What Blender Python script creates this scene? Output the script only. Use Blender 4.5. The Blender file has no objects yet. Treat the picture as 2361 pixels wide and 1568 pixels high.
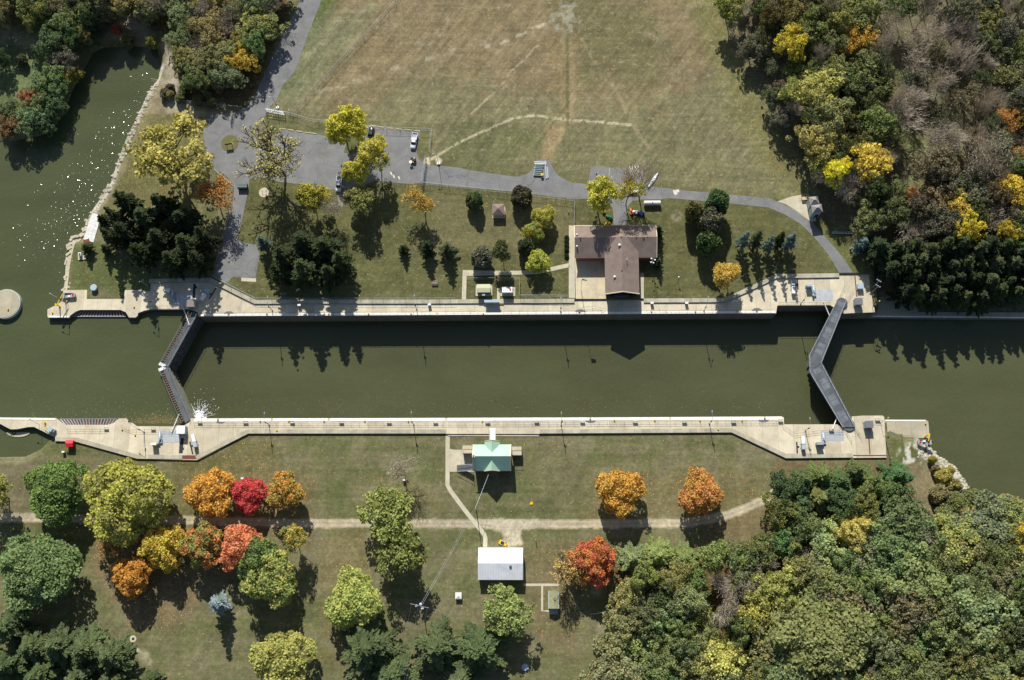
import bpy, bmesh, math, random
import numpy as np
from mathutils import Vector, Matrix
random.seed(7); rng = np.random.default_rng(7)
scene = bpy.context.scene
COL = scene.collection
# ---------------------------------------------------------------- camera
# the survey of the site is written in picture units (2361 x 1568); P() turns one into metres on a level plane
F, CX, CY, ND = 2610.0, 1180.5, 784.0, (87.5, 657.0)
def ray_c(x, y): return np.array([x - CX, -(y - CY), -F])
up_c = -np.array([ND[0], -ND[1], -F]); up_c /= np.linalg.norm(up_c)
def gp(x, y):
    r = ray_c(x, y); return r / -(r @ up_c)
ax = gp(1789, 722) - gp(460, 729.5); ax /= np.linalg.norm(ax)
ay = np.cross(up_c, ax)
M3 = np.array([ax, ay, up_c])
HC = 33.5 / abs((gp(1100, 964.5) - gp(1100, 725.5)) @ ay)
def P(x, y, z=0.0):
    r = M3 @ ray_c(x, y); t = (z - HC) / r[2]
    return (float(r[0] * t), float(r[1] * t), float(z))
def PL(pts, z=0.0): return [P(x, y, z) for x, y in pts]
cam_d = bpy.data.cameras.new("camera"); cam = bpy.data.objects.new("camera", cam_d); COL.objects.link(cam)
mw = np.eye(4); mw[:3, :3] = M3; mw[2, 3] = HC
cam.matrix_world = Matrix(mw.tolist())
cam_d.sensor_width = 36.0; cam_d.lens = F / 2361 * 36.0
cam_d.clip_start = 1.0; cam_d.clip_end = 20000.0
scene.camera = cam
# ---------------------------------------------------------------- light
EL, AZX = math.radians(39.2), 0.15
sd = Vector((-AZX, 1.0, 0)).normalized() * math.cos(EL) + Vector((0, 0, math.sin(EL)))
sun_d = bpy.data.lights.new("sun", 'SUN'); sun = bpy.data.objects.new("sun", sun_d); COL.objects.link(sun)
sun.rotation_euler = sd.to_track_quat('Z', 'Y').to_euler()
sun_d.energy = 5.0; sun_d.angle = math.radians(0.5); sun_d.color = (1.0, 0.965, 0.91)
world = bpy.data.worlds.new("World"); scene.world = world; world.use_nodes = True
wn = world.node_tree.nodes; wl = world.node_tree.links
sky = wn.new("ShaderNodeTexSky"); sky.sky_type = 'NISHITA'; sky.sun_disc = False
sky.sun_elevation = EL; sky.sun_rotation = math.atan2(sd.x, sd.y)
wn["Background"].inputs[1].default_value = 0.075
wl.new(sky.outputs[0], wn["Background"].inputs[0])
scene.view_settings.view_transform = 'Standard'; scene.view_settings.look = 'None'
scene.view_settings.exposure = 0.08; scene.view_settings.gamma = 1.0
# ---------------------------------------------------------------- helpers
def lin(c):
    c = c / 255.0
    return c / 12.92 if c <= 0.04045 else ((c + 0.055) / 1.055) ** 2.4
KALB = 1.0
def S(r, g, b, k=1.0): return tuple(min(0.95, lin(v) / KALB * k) for v in (r, g, b)) + (1.0,)
def tc(c, r):
    return lambda x, y: (590.27 * c + x / 4.0, 391.97 * r + y / 4.0)
def node(nt, kind, **kw):
    n = nt.nodes.new(kind)
    for k, v in kw.items(): setattr(n, k, v)
    return n
def mixc(nt, fac, a, b, mode='MIX'):
    n = nt.nodes.new('ShaderNodeMix'); n.data_type = 'RGBA'; n.blend_type = mode
    for sock, v in ((n.inputs[0], fac), (n.inputs[6], a), (n.inputs[7], b)):
        if hasattr(v, 'is_linked'): nt.links.new(v, sock)
        else: sock.default_value = v
    return n.outputs[2]
def math_n(nt, op, a, b=0.5, clamp=False):
    n = nt.nodes.new('ShaderNodeMath'); n.operation = op; n.use_clamp = clamp
    for sock, v in ((n.inputs[0], a), (n.inputs[1], b)):
        if hasattr(v, 'is_linked'): nt.links.new(v, sock)
        else: sock.default_value = v
    return n.outputs[0]
def noise_n(nt, vec, scale, detail=3.0, rough=0.55, sx=(1, 1, 1), rot=0.0):
    mp = nt.nodes.new('ShaderNodeMapping'); mp.inputs['Scale'].default_value = sx; mp.inputs['Rotation'].default_value = (0, 0, rot)
    nt.links.new(vec, mp.inputs[0])
    n = nt.nodes.new('ShaderNodeTexNoise'); n.inputs['Scale'].default_value = scale
    n.inputs['Detail'].default_value = detail; n.inputs['Roughness'].default_value = rough
    nt.links.new(mp.outputs[0], n.inputs['Vector']); return n.outputs['Fac']
def ramp(nt, fac, lo, hi, a=0.0, b=1.0):
    n = nt.nodes.new('ShaderNodeMapRange'); n.inputs[1].default_value = lo; n.inputs[2].default_value = hi
    n.inputs[3].default_value = a; n.inputs[4].default_value = b; nt.links.new(fac, n.inputs[0]); return n.outputs[0]
MATS = {}
def mat(name, col, rough=0.8, var=0.15, scale=1.5, metal=0.0, spec=0.3, spots=0.0):
    if name in MATS: return MATS[name]
    m = bpy.data.materials.new(name); m.use_nodes = True; nt = m.node_tree; b = nt.nodes['Principled BSDF']
    b.inputs['Roughness'].default_value = rough; b.inputs['Metallic'].default_value = metal
    b.inputs['Specular IOR Level'].default_value = spec
    g = nt.nodes.new('ShaderNodeNewGeometry'); p = g.outputs['Position']
    n1 = noise_n(nt, p, scale, 5.0, 0.6); f = ramp(nt, n1, 0.3, 0.7, 1 - var, 1 + var)
    c = mixc(nt, 1.0, col, (1, 1, 1, 1), 'MULTIPLY')
    v = nt.nodes.new('ShaderNodeVectorMath'); v.operation = 'SCALE'; nt.links.new(c, v.inputs[0]); nt.links.new(f, v.inputs['Scale'])
    out = v.outputs[0]
    if spots:
        n2 = noise_n(nt, p, scale * 0.35, 4.0, 0.7)
        out = mixc(nt, ramp(nt, n2, 0.52, 0.68, 0, spots), out, tuple(x * 0.35 for x in col[:3]) + (1,))
    nt.links.new(out, b.inputs['Base Color']); MATS[name] = m; return m
class MB:
    def __init__(s): s.v = []; s.f = []
    def add(s, vs, fs):
        o = len(s.v); s.v += [tuple(v) for v in vs]; s.f += [tuple(i + o for i in f) for f in fs]; return s
    def box(s, cx, cy, cz, sx, sy, sz, rz=0.0, taper=1.0):
        hx, hy, hz = sx / 2, sy / 2, sz / 2; c, n = math.cos(rz), math.sin(rz); vs = []
        for z, k in ((-hz, 1.0), (hz, taper)):
            for x, y in ((-hx, -hy), (hx, -hy), (hx, hy), (-hx, hy)):
                x *= k; y *= k; vs.append((cx + x * c - y * n, cy + x * n + y * c, cz + z))
        return s.add(vs, [(0, 3, 2, 1), (4, 5, 6, 7), (0, 1, 5, 4), (1, 2, 6, 5), (2, 3, 7, 6), (3, 0, 4, 7)])
    def tube(s, a, b, r0, r1=None, n=6, cap=True):
        r1 = r0 if r1 is None else r1; a = Vector(a); b = Vector(b); d = (b - a)
        if d.length < 1e-6: return s
        d.normalize(); u = d.orthogonal().normalized(); w = d.cross(u); vs = []
        for p, r in ((a, r0), (b, r1)):
            for i in range(n):
                t = 2 * math.pi * i / n; vs.append(p + (u * math.cos(t) + w * math.sin(t)) * r)
        fs = [(i, (i + 1) % n, n + (i + 1) % n, n + i) for i in range(n)]
        if cap: fs += [tuple(range(n - 1, -1, -1)), tuple(range(n, 2 * n))]
        return s.add(vs, fs)
    def prism(s, pts, z0, z1):
        n = len(pts); a = sum(pts[i][0] * pts[(i + 1) % n][1] - pts[(i + 1) % n][0] * pts[i][1] for i in range(n))
        if a < 0: pts = pts[::-1]
        vs = [(p[0], p[1], z0) for p in pts] + [(p[0], p[1], z1) for p in pts]
        return s.add(vs, [tuple(range(n - 1, -1, -1)), tuple(range(n, 2 * n))] + [(i, (i + 1) % n, n + (i + 1) % n, n + i) for i in range(n)])
    def sheet(s, pts, z):
        n = len(pts); a = sum(pts[i][0] * pts[(i + 1) % n][1] - pts[(i + 1) % n][0] * pts[i][1] for i in range(n))
        if a < 0: pts = pts[::-1]
        return s.add([(p[0], p[1], z) for p in pts], [tuple(range(n))])
    def dome(s, cx, cy, cz, rx, ry, rz, nu=10, nv=4, full=False):
        vs = []; fs = []; lo = -math.pi / 2 if full else 0
        for j in range(nv + 1):
            ph = lo + (math.pi / 2 - lo) * j / nv
            for i in range(nu):
                th = 2 * math.pi * i / nu
                vs.append((cx + rx * math.cos(ph) * math.cos(th), cy + ry * math.cos(ph) * math.sin(th), cz + rz * math.sin(ph)))
        for j in range(nv):
            for i in range(nu): fs.append((j * nu + i, j * nu + (i + 1) % nu, (j + 1) * nu + (i + 1) % nu, (j + 1) * nu + i))
        return s.add(vs, fs)
    def cyl(s, cx, cy, z0, z1, r, n=20, r1=None): return s.tube((cx, cy, z0), (cx, cy, z1), r, r1, n)
    def mesh(s, name):
        me = bpy.data.meshes.new(name); me.from_pydata(s.v, [], s.f); me.update(); return me
    def build(s, name, m, parent=None, smooth=False):
        me = s.mesh(name); me.materials.append(m)
        if smooth: me.polygons.foreach_set('use_smooth', [True] * len(me.polygons))
        o = bpy.data.objects.new(name, me); COL.objects.link(o); o.parent = parent; return o
def tag(o, label=None, cat=None, group=None, kind=None):
    for k, v in (('label', label), ('category', cat), ('group', group), ('kind', kind)):
        if v: o[k] = v
    return o
def thing(name, loc, rz, label, cat, group=None):
    o = bpy.data.objects.new(name, None); COL.objects.link(o); o.location = loc; o.rotation_euler = (0, 0, rz)
    o.empty_display_size = 0.3
    return tag(o, label, cat, group)
KIDS = {}
def kids(o): return [c for c in bpy.data.objects if c.parent == o]
def dup(root, loc=None, rz=None, label=None, scale=None):
    def cp(o, par):
        c = o.copy(); COL.objects.link(c); c.parent = par
        for ch in KIDS[o.name] if o.name in KIDS else kids(o): cp(ch, c)
        return c
    r = cp(root, None)
    if loc is not None: r.location = loc
    if rz is not None: r.rotation_euler = (0, 0, rz)
    if label: r['label'] = label
    if scale: r.scale = scale
    return r
# ---------------------------------------------------------------- numpy fields
def vnoise(X, Y, s, seed=0):
    x = X / s; y = Y / s; xi = np.floor(x).astype(np.int64); yi = np.floor(y).astype(np.int64); fx = x - xi; fy = y - yi
    fx = fx * fx * (3 - 2 * fx); fy = fy * fy * (3 - 2 * fy)
    def h(a, b):
        n = (a * 374761393 + b * 668265263 + seed * 1442695041) & 0xffffffff
        n = ((n ^ (n >> 13)) * 1274126177) & 0xffffffff
        return ((n ^ (n >> 16)) & 0xffff) / 65535.0
    return (h(xi, yi) * (1 - fx) + h(xi + 1, yi) * fx) * (1 - fy) + (h(xi, yi + 1) * (1 - fx) + h(xi + 1, yi + 1) * fx) * fy
def fbm(X, Y, s, seed=0, o=4):
    t = 0; a = 1; w = 0
    for i in range(o): t = t + a * vnoise(X, Y, s / 2 ** i, seed + i); w += a; a *= 0.55
    return t / w
def sdf(poly, X, Y, pad=8.0):
    """signed distance (negative inside), only worked out near the polygon"""
    p = np.array([(q[0], q[1]) for q in poly]); out = np.full(X.shape, 1e3)
    m = (X > p[:, 0].min() - pad) & (X < p[:, 0].max() + pad) & (Y > p[:, 1].min() - pad) & (Y < p[:, 1].max() + pad)
    x = X[m]; y = Y[m]; d = np.full(x.shape, 1e9); ins = np.zeros(x.shape, bool)
    for i in range(len(p)):
        a = p[i]; b = p[(i + 1) % len(p)]; e = b - a; L = max(e @ e, 1e-9)
        t = np.clip(((x - a[0]) * e[0] + (y - a[1]) * e[1]) / L, 0, 1)
        d = np.minimum(d, np.hypot(x - a[0] - t * e[0], y - a[1] - t * e[1]))
        if a[1] != b[1]:
            c = ((a[1] > y) != (b[1] > y)) & (x < (b[0] - a[0]) * (y - a[1]) / (b[1] - a[1]) + a[0]); ins ^= c
    out[m] = np.where(ins, -d, d); return out
def ldist(line, X, Y):
    p = np.array([(q[0], q[1]) for q in line]); d = np.full(X.shape, 1e9)
    for i in range(len(p) - 1):
        a = p[i]; e = p[i + 1] - a; L = max(e @ e, 1e-9)
        t = np.clip(((X - a[0]) * e[0] + (Y - a[1]) * e[1]) / L, 0, 1)
        d = np.minimum(d, np.hypot(X - a[0] - t * e[0], Y - a[1] - t * e[1]))
    return d
# ---------------------------------------------------------------- levels (metres): lock deck 0
ZN, ZS, ZUP, ZLO, ZG = 0.40, -0.50, -1.6, -7.0, -5.0
T = tc
def TT(c, r, pts): f = tc(c, r); return [f(x, y) for x, y in pts]
# outlines in picture units, top surfaces at z = 0
DECK_N = TT(0,1,[(437,1285),(505,1252),(567,1212),(578,1175),(585,1108),(803,1105),(800,1190),(1143,1188),(1150,1108),(1370,1105),(1372,1008),(1420,1002),(1945,995)]) + \
  [(590,692),(650,691.5)] + TT(1,1,[(1600,1194)]) + TT(2,1,[(0,1190),(525,1188),(1215,1185),(1960,1181)]) + TT(3,1,[(0,995),(70,958),(950,950),(985,1312)]) + \
  TT(3,1,[(770,1320),(700,1325)]) + TT(3,1,[(660,1300),(600,1262),(575,1248),(85,1250),(75,1320)]) + [(1789.5,722.3),(457.5,729.6)] + \
  TT(0,1,[(1826,1318),(1790,1298),(1745,1284),(1400,1284),(1335,1296),(1275,1318),(1268,1345),(1250,1360),(1190,1360),(1160,1312),(1110,1290),(740,1290),(700,1305),(650,1340),(636,1362),(445,1362),(437,1350)])
DECK_S = TT(0,2,[(-60,712),(515,719),(545,740),(575,765),(615,783),(985,785),(1050,765),(1095,724),(1165,722),(1182,740),(1182,762),(1222,765),(1262,795),(1690,797),(1712,778),(1745,760),(1760,722)]) + \
  [(590,964.2),(1180,963.8),(1770,960.2)] + TT(3,2,[(128,704),(146,716),(147,778),(640,778),(668,800),(700,812),(735,812),(768,780),(772,706),(860,698),(1058,697),(1072,710),(1092,1085),(780,1088),(165,1094),(0,1016)]) + \
  TT(2,2,[(2025,855),(255,866)]) + TT(1,2,[(0,866)]) + TT(0,2,[(2290,865),(1822,1108),(1265,1098),(700,941),(510,936),(508,892),(490,889),(312,801),(255,803),(160,822),(98,824),(40,795),(-60,740)])
GUIDE_N = TT(3,1,[(1012,1150),(1130,1165),(1250,1200),(1368,1202),(1384,1310),(2700,1316),(2700,1375),(690,1357),(690,1300),(980,1300)])     # top at ZG
GUIDE_S = TT(3,2,[(1050,733),(1455,735),(1478,752),(1492,905),(1370,905),(1255,893),(1090,880),(1050,880)])
wN, wS = PL(DECK_N), PL(DECK_S); gN, gS = PL(GUIDE_N, ZG), PL(GUIDE_S, ZG)
# ---------------------------------------------------------------- shores
SHORE_L = [(-400,345),(0,328),(50,322),(97,312),(128,290),(150,258),(165,215),(190,165),(215,122),(240,110),(330,108),(362,112),(371,150),(366,180),(340,216),(320,262),(291,320),(268,380),(256,420),(233,455),(208,492),(196,520),(181,548),(167,552),(160,575),(152,612),(149,640),(146,672),(150,690),(165,712),(300,714),(345,703),(452,703),(452,718),(384,846),(438,984),(330,992),(200,998),(140,990),(122,1003),(118,1012),(97,1034),(60,1052),(0,1054),(-400,1060)]
LEDGE = TT(0,1,[(850,400),(925,415),(905,520),(880,640),(850,680),(735,660),(720,790),(690,830),(685,960),(655,1050),(635,1108),(586,1108),(600,1000),(605,800),(640,760),(632,690),(665,618),(745,612),(790,500)])
CHAM = [(452,718),(1782,712),(1784,696),(1930,694),(2800,722),(2800,1158),(2400,1158),(2300,1162),(2283,1168),(2262,1137),(2233,1117),(2221,1101),(2201,1072),(2171,1054),(2144,1031),(2138,1022),(2137,985),(2030,975),(1960,990),(1812,992),(1797,968),(440,972)]
wL = PL(SHORE_L, ZUP); wC = PL(CHAM[:4], 0) + [P(2010,706,0), P(2016,715,-3), P(2800,722,0)] + PL(CHAM[5:17], ZLO) + [P(2137,985,-6), P(2030,975,-3), P(1960,990,0), P(1812,992,0), P(1797,968,0), P(441,972,0), P(388,846,0)]
# ---------------------------------------------------------------- ground sheet
gx = np.concatenate([np.array([-4000,-2500,-1500,-900,-600,-400,-300,-250,-225]), np.arange(-212, 182, 0.5), np.array([200,230,280,380,550,900,1500,2500,4000])])
gy = np.concatenate([np.array([-4000,-2500,-1500,-900,-500,-250,-120,-70,-45]), np.arange(-30, 226, 0.5), np.array([245,280,340,450,700,1100,1800,2800,4000])])
GX, GY = np.meshgrid(gx, gy); nxv, nyv = len(gx), len(gy)
def sm(t): t = np.clip(t, 0, 1); return t * t * (3 - 2 * t)
sL = sdf(wL, GX, GY, 40); sC = sdf(wC, GX, GY, 40); sDN = sdf(wN, GX, GY, 12); sDS = sdf(wS, GX, GY, 12)
yref = P(1000, 850, 0)[1]
Z = np.where(GY > yref, ZN, ZS).astype(float)
pk = P(343, 600, 0); Z = np.where((GX < pk[0]) & (GY > yref), ZN + (-0.05 - ZN) * sm((pk[1] + 30 - GY) / 12), Z)
xe = P(2025, 680, 0)[0]; ytop = P(2100, 600, 0)[1]; ybot = P(2100, 700, -4.9)[1]
Z = np.where((GX > xe - 1) & (GY > yref), ZN + (ZG - 0.12 - ZN) * sm((ytop - GY) / (ytop - ybot)) * sm((GX - xe + 1) / 3), Z)
xs = P(2045, 1020, 0)[0]
se = sm((GX - xs) / 14) * (GY < yref)
Z = Z * (1 - se) + se * np.clip(ZS - (26 - np.clip(sC, 0, 26)) / 26 * 5.6, -6.3, ZS)
Z += np.where(np.hypot(GX, GY - 90) > 400, 0, 0)
# banks
Z = np.where(sL < 5, np.minimum(Z, ZUP + 0.0 + np.clip(sL, -9, 5) * 0.45 + 0.1), Z); Z = np.where(sL < 0, np.minimum(Z, ZUP - 0.15 + sL * 0.5), Z)
Z = np.maximum(Z, -4.5)*(sL<5) + Z*(sL>=5)
Z = np.where((sC < 6) & (GY < yref) & (GX > xs + 6), np.minimum(Z, ZLO + np.clip(sC, -8, 6) * 0.55 + 0.1), Z)
Z = np.where(sC < 0, -12.0, Z)
Z = np.where(sDN < -0.75, np.minimum(Z, -1.5), Z); Z = np.where(sDS < -0.6, np.minimum(Z, -2.0), Z)
for g in (gN, gS):
    sg = sdf(g, GX, GY, 10); Z = np.where(sg < -0.6, np.minimum(Z, ZG - 1.0), Z)
    if g is gN: Z = np.where(sg < -0.6, -12, Z)
rough = fbm(GX, GY, 9.0, 5, 3) - 0.5
isfar = (GX < -212) | (GX > 181) | (GY < -30) | (GY > 225)
# -------- colours (albedo painted by what grows there)
C = np.zeros(GX.shape + (3,)); LIT = np.zeros(GX.shape); MOT = np.full(GX.shape, 0.5)
def put(col, w):
    global C
    c = np.array([lin(v) for v in col]); C = C * (1 - w[..., None]) + c * w[..., None]
n1, n2, n3, n4 = fbm(GX, GY, 22, 1), fbm(GX, GY, 5, 2), fbm(GX, GY, 1.6, 3, 3), fbm(GX * 0.12, GY, 2.2, 4)
one = np.ones(GX.shape)
put((106,108,72), one); put((122,116,88), sm((n2 + n4 - 0.95) * 3 + 0.5) * .8); put((94,100,60), sm((n1 - 0.5) * 4 + 0.1) * 0.5)
def region(pts, col, soft=1.5, amp=3.0, ns=None, z=ZN, w=1.0, lit=None, mot=None):
    s = sdf(PL(pts, z), GX, GY, 12); nn = n2 if ns is None else ns
    k = sm(0.5 - (s + (nn - 0.5) * amp) / soft) * w
    if col is not None: put(col, k)
    if lit is not None: LIT[:] = LIT * (1 - k) + lit * k
    if mot is not None: MOT[:] = MOT * (1 - k) + mot * k
# north park lawn and field
region([(560,395),(2000,470),(2010,640),(1700,700),(480,700)], (98,98,64), 3, 4)
region([(960,440),(1330,470),(1320,560),(1000,600)], (118,112,80), 8, 14, w=0.7)
FIELD = [(745,0),(700,90),(645,210),(618,258),(990,295),(985,360),(1080,385),(1240,385),(1500,420),(1700,440),(1870,455),(1840,400),(1790,300),(1740,210),(1690,120),(1640,-60),(745,-60)]
region(FIELD, (124,119,88), 3, 3, mot=1.0)
region([(800,-60),(1640,-60),(1700,150),(1500,230),(1250,220),(1000,160),(760,250),(700,230)], (133,119,90), 10, 22, w=0.9, mot=1.0)
region([(1250,0),(1460,0),(1560,130),(1480,210),(1320,180)], (112,108,76), 8, 20, w=0.8)
region([(700,-60),(800,-60),(690,140),(625,250),(600,262),(640,190)], (92,106,58), 6, 6, w=0.95)
region([(700,50),(860,20),(780,150),(680,240),(650,230)], (120,124,92), 8, 10, w=0.7)
region([(1560,-60),(1640,-60),(1700,120),(1800,310),(1870,455),(1790,450),(1700,300),(1640,150)], (118,116,76), 6, 8, w=0.85, lit=0.5)
region([(1040,300),(1120,280),(1240,290),(1250,330),(1180,385),(1020,372)], (104,106,72), 5, 10, w=0.8)
region([(1270,300),(1500,300),(1700,360),(1850,440),(1600,430),(1290,390)], (120,118,86), 6, 12, w=0.7)
region([(1280,40),(1292,10),(1316,20),(1318,55),(1298,75),(1278,68)], (160,157,138), 3, 14, ns=n3, w=0.7)
region([(1250,80),(1335,80),(1330,285),(1290,290)], (142,126,92), 3, 5, w=0.6)
region([(1262,290),(1300,290),(1272,370),(1245,370)], (150,132,98), 2, 3, w=0.9)
def streak(line, col, wid=0.45, gap=0.45, z=ZN, w=0.9, soft=0.4, br=2.0):
    d = ldist(PL(line, z), GX, GY); k = sm(1 - (d - wid) / soft) * sm((fbm(GX, GY, br, 9, 2) - gap) * 6 + 0.5) * w
    put(col, k)
streak([(985,372),(1010,358),(1040,338),(1080,318),(1130,296),(1180,274),(1215,267),(1250,268),(1280,273),(1320,277),(1400,283),(1455,288)], (206,196,160), 0.22, 0.36, w=.75, br=1.0)
streak([(1063,285),(1105,245),(1150,205),(1178,165),(1210,135),(1240,105)], (180,170,136), 0.15, 0.42, w=.7)
streak([(737,212),(790,200),(900,160),(1010,130),(1060,125)], (168,156,130), 0.4, 0.52, w=.6, soft=1.0)
streak([(1120,108),(1175,92),(1220,68),(1260,55)], (190,180,156), 0.25, 0.5, w=.7, soft=.7)
streak([(1316,70),(1317,140),(1320,200),(1316,285)], (150,134,104), 0.4, 0.3, w=.6, soft=.8)
streak([(1308,70),(1309,285)], (96,96,62), 0.4, 0.3, w=0.7)
streak([(1340,90),(1370,140),(1420,210),(1460,290),(1500,345)], (160,144,110), 0.4, 0.45, w=0.6)
streak([(690,140),(735,105),(800,60),(860,10)], (160,154,122), 0.5, 0.5, w=0.45, soft=1.0)
streak([(985,372),(1000,366),(1010,372)], (224,214,180), 1.0, 0.4)
for i in range(26):
    a = (random.uniform(760,1600), random.uniform(10,240)); streak([a, (a[0]+random.uniform(-60,60), a[1]+random.uniform(-35,35))], (158,146,118), random.uniform(.3,1.4), 0.55, w=0.4, soft=1.8)
# woods floor
WOODS = {'w1':[(-80,-60),(690,-60),(650,60),(600,180),(575,240),(480,250),(410,230),(400,120),(380,70),(270,30),(120,60),(110,30),(-80,50)],
 'w2':[(1650,-60),(2440,-60),(2440,720),(2030,715),(2000,640),(1960,560),(1890,500),(1895,440),(1860,400),(1800,290),(1740,190),(1695,110)],
 'w3':[(1775,1115),(1900,1080),(2090,1075),(2110,1130),(2150,1200),(2290,1170),(2440,1150),(2440,1640),(1280,1640),(1390,1530),(1400,1420),(1420,1300),(1600,1270),(1780,1230)]}
region(WOODS['w1'], (92,82,58), 3, 6, lit=0.8); region(WOODS['w2'], (108,104,82), 3, 5, lit=0.8); region(WOODS['w3'], (96,84,56), 4, 6, z=ZS, lit=0.8)
region([(2040,330),(2140,280),(2290,420),(2300,470),(2180,470),(2090,430)], (128,132,90), 6, 12)
region([(1840,520),(1930,520),(2000,600),(1990,640),(1950,630)], (104,106,66), 3, 4)
# west island grass, dirt, banks
region([(-60,75),(100,75),(120,120),(110,190),(80,260),(20,290),(-60,300)], (104,114,78), 3, 5)
region([(0,70),(60,80),(100,90),(95,120),(0,100)], (160,152,124), 3, 6, w=0.7)
region([(240,60),(300,45),(375,90),(400,150),(420,230),(470,255),(540,262),(480,300),(470,330),(420,290),(380,262),(330,300),(290,380),(262,430),(240,470),(205,540),(175,560),(190,500),(262,370),(340,200),(372,150),(362,105),(240,90)], (140,130,104), 2.5, 4)
region([(365,90),(392,95),(402,140),(408,200),(412,240),(470,262),(470,300),(425,300),(385,260),(390,180),(375,130)], (176,166,142), 2, 4, w=0.8)
region([(240,52),(300,38),(360,80),(350,95),(290,62)], (172,162,140), 2, 4, w=0.7)
streak([(371,150),(355,195),(330,235),(312,280),(291,320),(274,365),(262,400),(248,435),(225,470),(206,500),(196,522)], (190,184,164), 0.7, 0.3, z=-0.4, soft=0.9)
region([(295,262),(470,262),(470,470),(240,500),(290,400)], (116,112,72), 5, 8, w=0.75, lit=0.7)
region([(160,560),(230,560),(340,640),(343,668),(165,669)], (98,104,64), 2, 2, z=0)
# south side
region([(0,1050),(340,1070),(360,1130),(200,1180),(0,1180)], (120,112,86), 4, 8, z=ZS, w=0.8)
region([(380,1060),(640,1010),(640,1100),(420,1110)], (108,104,66), 6, 6, z=ZS, w=0.7, lit=0.8)
region([(220,1230),(400,1250),(480,1330),(420,1450),(300,1440),(210,1330)], (124,106,80), 5, 8, z=ZS, w=0.6, lit=1.0)
region([(400,1080),(730,1100),(720,1260),(400,1240)], (122,108,76), 6, 8, z=ZS, w=0.5, lit=1.0)
region([(1210,1255),(1340,1240),(1340,1500),(1240,1480),(1215,1380)], (122,108,80), 6, 9, z=ZS, w=0.5, lit=0.9)
region([(870,1100),(1010,1120),(1030,1170),(880,1180)], (116,108,74), 5, 8, z=ZS, w=0.5, lit=0.8)
region([(1350,1090),(1770,1090),(1780,1150),(1660,1190),(1350,1195)], (118,110,76), 6, 9, z=ZS, w=0.7, lit=0.8)
region([(1660,1195),(1775,1155),(1790,1240),(1600,1270)], (124,112,82), 5, 6, z=ZS)
region([(1790,1062),(2040,1065),(2060,1090),(1900,1085),(1790,1110)], (118,104,76), 3, 4, z=ZS)
region([(740,1250),(840,1210),(860,1420),(760,1560)], (124,112,78), 5, 8, z=ZS, w=0.6, lit=0.5)
region([(2045,1005),(2130,1015),(2140,1030),(2090,1080),(2050,1060)], (102,108,64), 3, 4, z=-2)
region([(2100,1060),(2150,1060),(2175,1180),(2130,1200),(2090,1100)], (128,118,90), 3, 4, z=-3)
rk = ldist(PL([(2125,1030),(2150,1045),(2178,1066),(2205,1090),(2232,1118)], -5.5), GX, GY)
put((196,192,176), sm(1 - (rk - 2.2) / 1.5) * sm((n3 - 0.42) * 6 + .5))
for cx, cy, r in ((2085,1052,3),(2110,1060,2.5),(2100,1035,2)):
    c = P(cx, cy, -2.5); put((200,196,180), sm(1 - (np.hypot(GX-c[0], GY-c[1]) - r*0.6) / 1.5) * sm((n3 - .5)*6+.5))
# dirt road with two ruts, worn spots
ROAD = [(-200,1194),(0,1194),(110,1194),(250,1198),(400,1198),(520,1203),(700,1207),(850,1206),(1000,1207),(1100,1208),(1180,1209),(1400,1208),(1580,1206),(1640,1197),(1690,1183),(1735,1165),(1780,1142),(1800,1120)]
d = ldist(PL(ROAD, ZS), GX, GY); RW = 1.1 + 0.0 * GX
put((172,160,132), sm(1 - (d + (n3 - .5) * 0.9 - RW) / 0.5)); put((196,186,160), sm(1 - (np.abs(d - 0.65) - 0.2) / 0.35) * 0.6)
region([(1090,1200),(1115,1196),(1240,1197),(1240,1216),(1200,1222),(1206,1256),(1158,1262),(1162,1228),(1120,1216)], (190,180,154), 0.8, 1.2, ns=n3, z=ZS)
streak([(284,1478),(300,1492),(322,1502),(338,1508)], (198,194,166), 0.25, 0.2, z=ZS)
for cx, cy, r in ((340,1520,9),(330,1510,7),(1385,1495,10),(1375,1360,8),(1390,1450,9),(20,1420,12),(860,1290,8),(1560,500,9)):
    c = P(cx, cy, ZS); put((158,150,122), sm(1 - (np.hypot(GX-c[0], GY-c[1]) - r/8) / 1.5) * 0.7 * sm((n3-.4)*4+.5))
me = bpy.data.meshes.new("ground"); V = np.stack([GX, GY, Z + np.where(np.abs(Z - ZG) < 3, 0, 0) ], -1).reshape(-1, 3)
me.vertices.add(len(V)); me.vertices.foreach_set('co', V.ravel())
ii, jj = np.meshgrid(np.arange(nxv - 1), np.arange(nyv - 1)); q = (jj * nxv + ii).ravel()
Fc = np.stack([q, q + 1, q + 1 + nxv, q + nxv], -1)
me.loops.add(Fc.size); me.loops.foreach_set('vertex_index', Fc.ravel().astype(np.int32))
me.polygons.add(len(Fc)); me.polygons.foreach_set('loop_start', (np.arange(len(Fc)) * 4).astype(np.int32)); me.polygons.foreach_set('loop_total', np.full(len(Fc), 4, np.int32))
me.update(calc_edges=True); me.polygons.foreach_set('use_smooth', [True] * len(me.polygons))
at = me.color_attributes.new('col', 'FLOAT_COLOR', 'POINT'); at.data.foreach_set('color', np.concatenate([np.clip(C / KALB, 0, 1), np.ones(C.shape[:2] + (1,))], -1).ravel())
at = me.color_attributes.new('msk', 'FLOAT_COLOR', 'POINT'); at.data.foreach_set('color', np.stack([np.clip(LIT, 0, 1), MOT, np.zeros_like(MOT), np.ones_like(MOT)], -1).ravel())
gm = bpy.data.materials.new('ground_mat'); gm.use_nodes = True; nt = gm.node_tree; b = nt.nodes['Principled BSDF']
b.inputs['Roughness'].default_value = 1.0; b.inputs['Specular IOR Level'].default_value = 0.05
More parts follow.
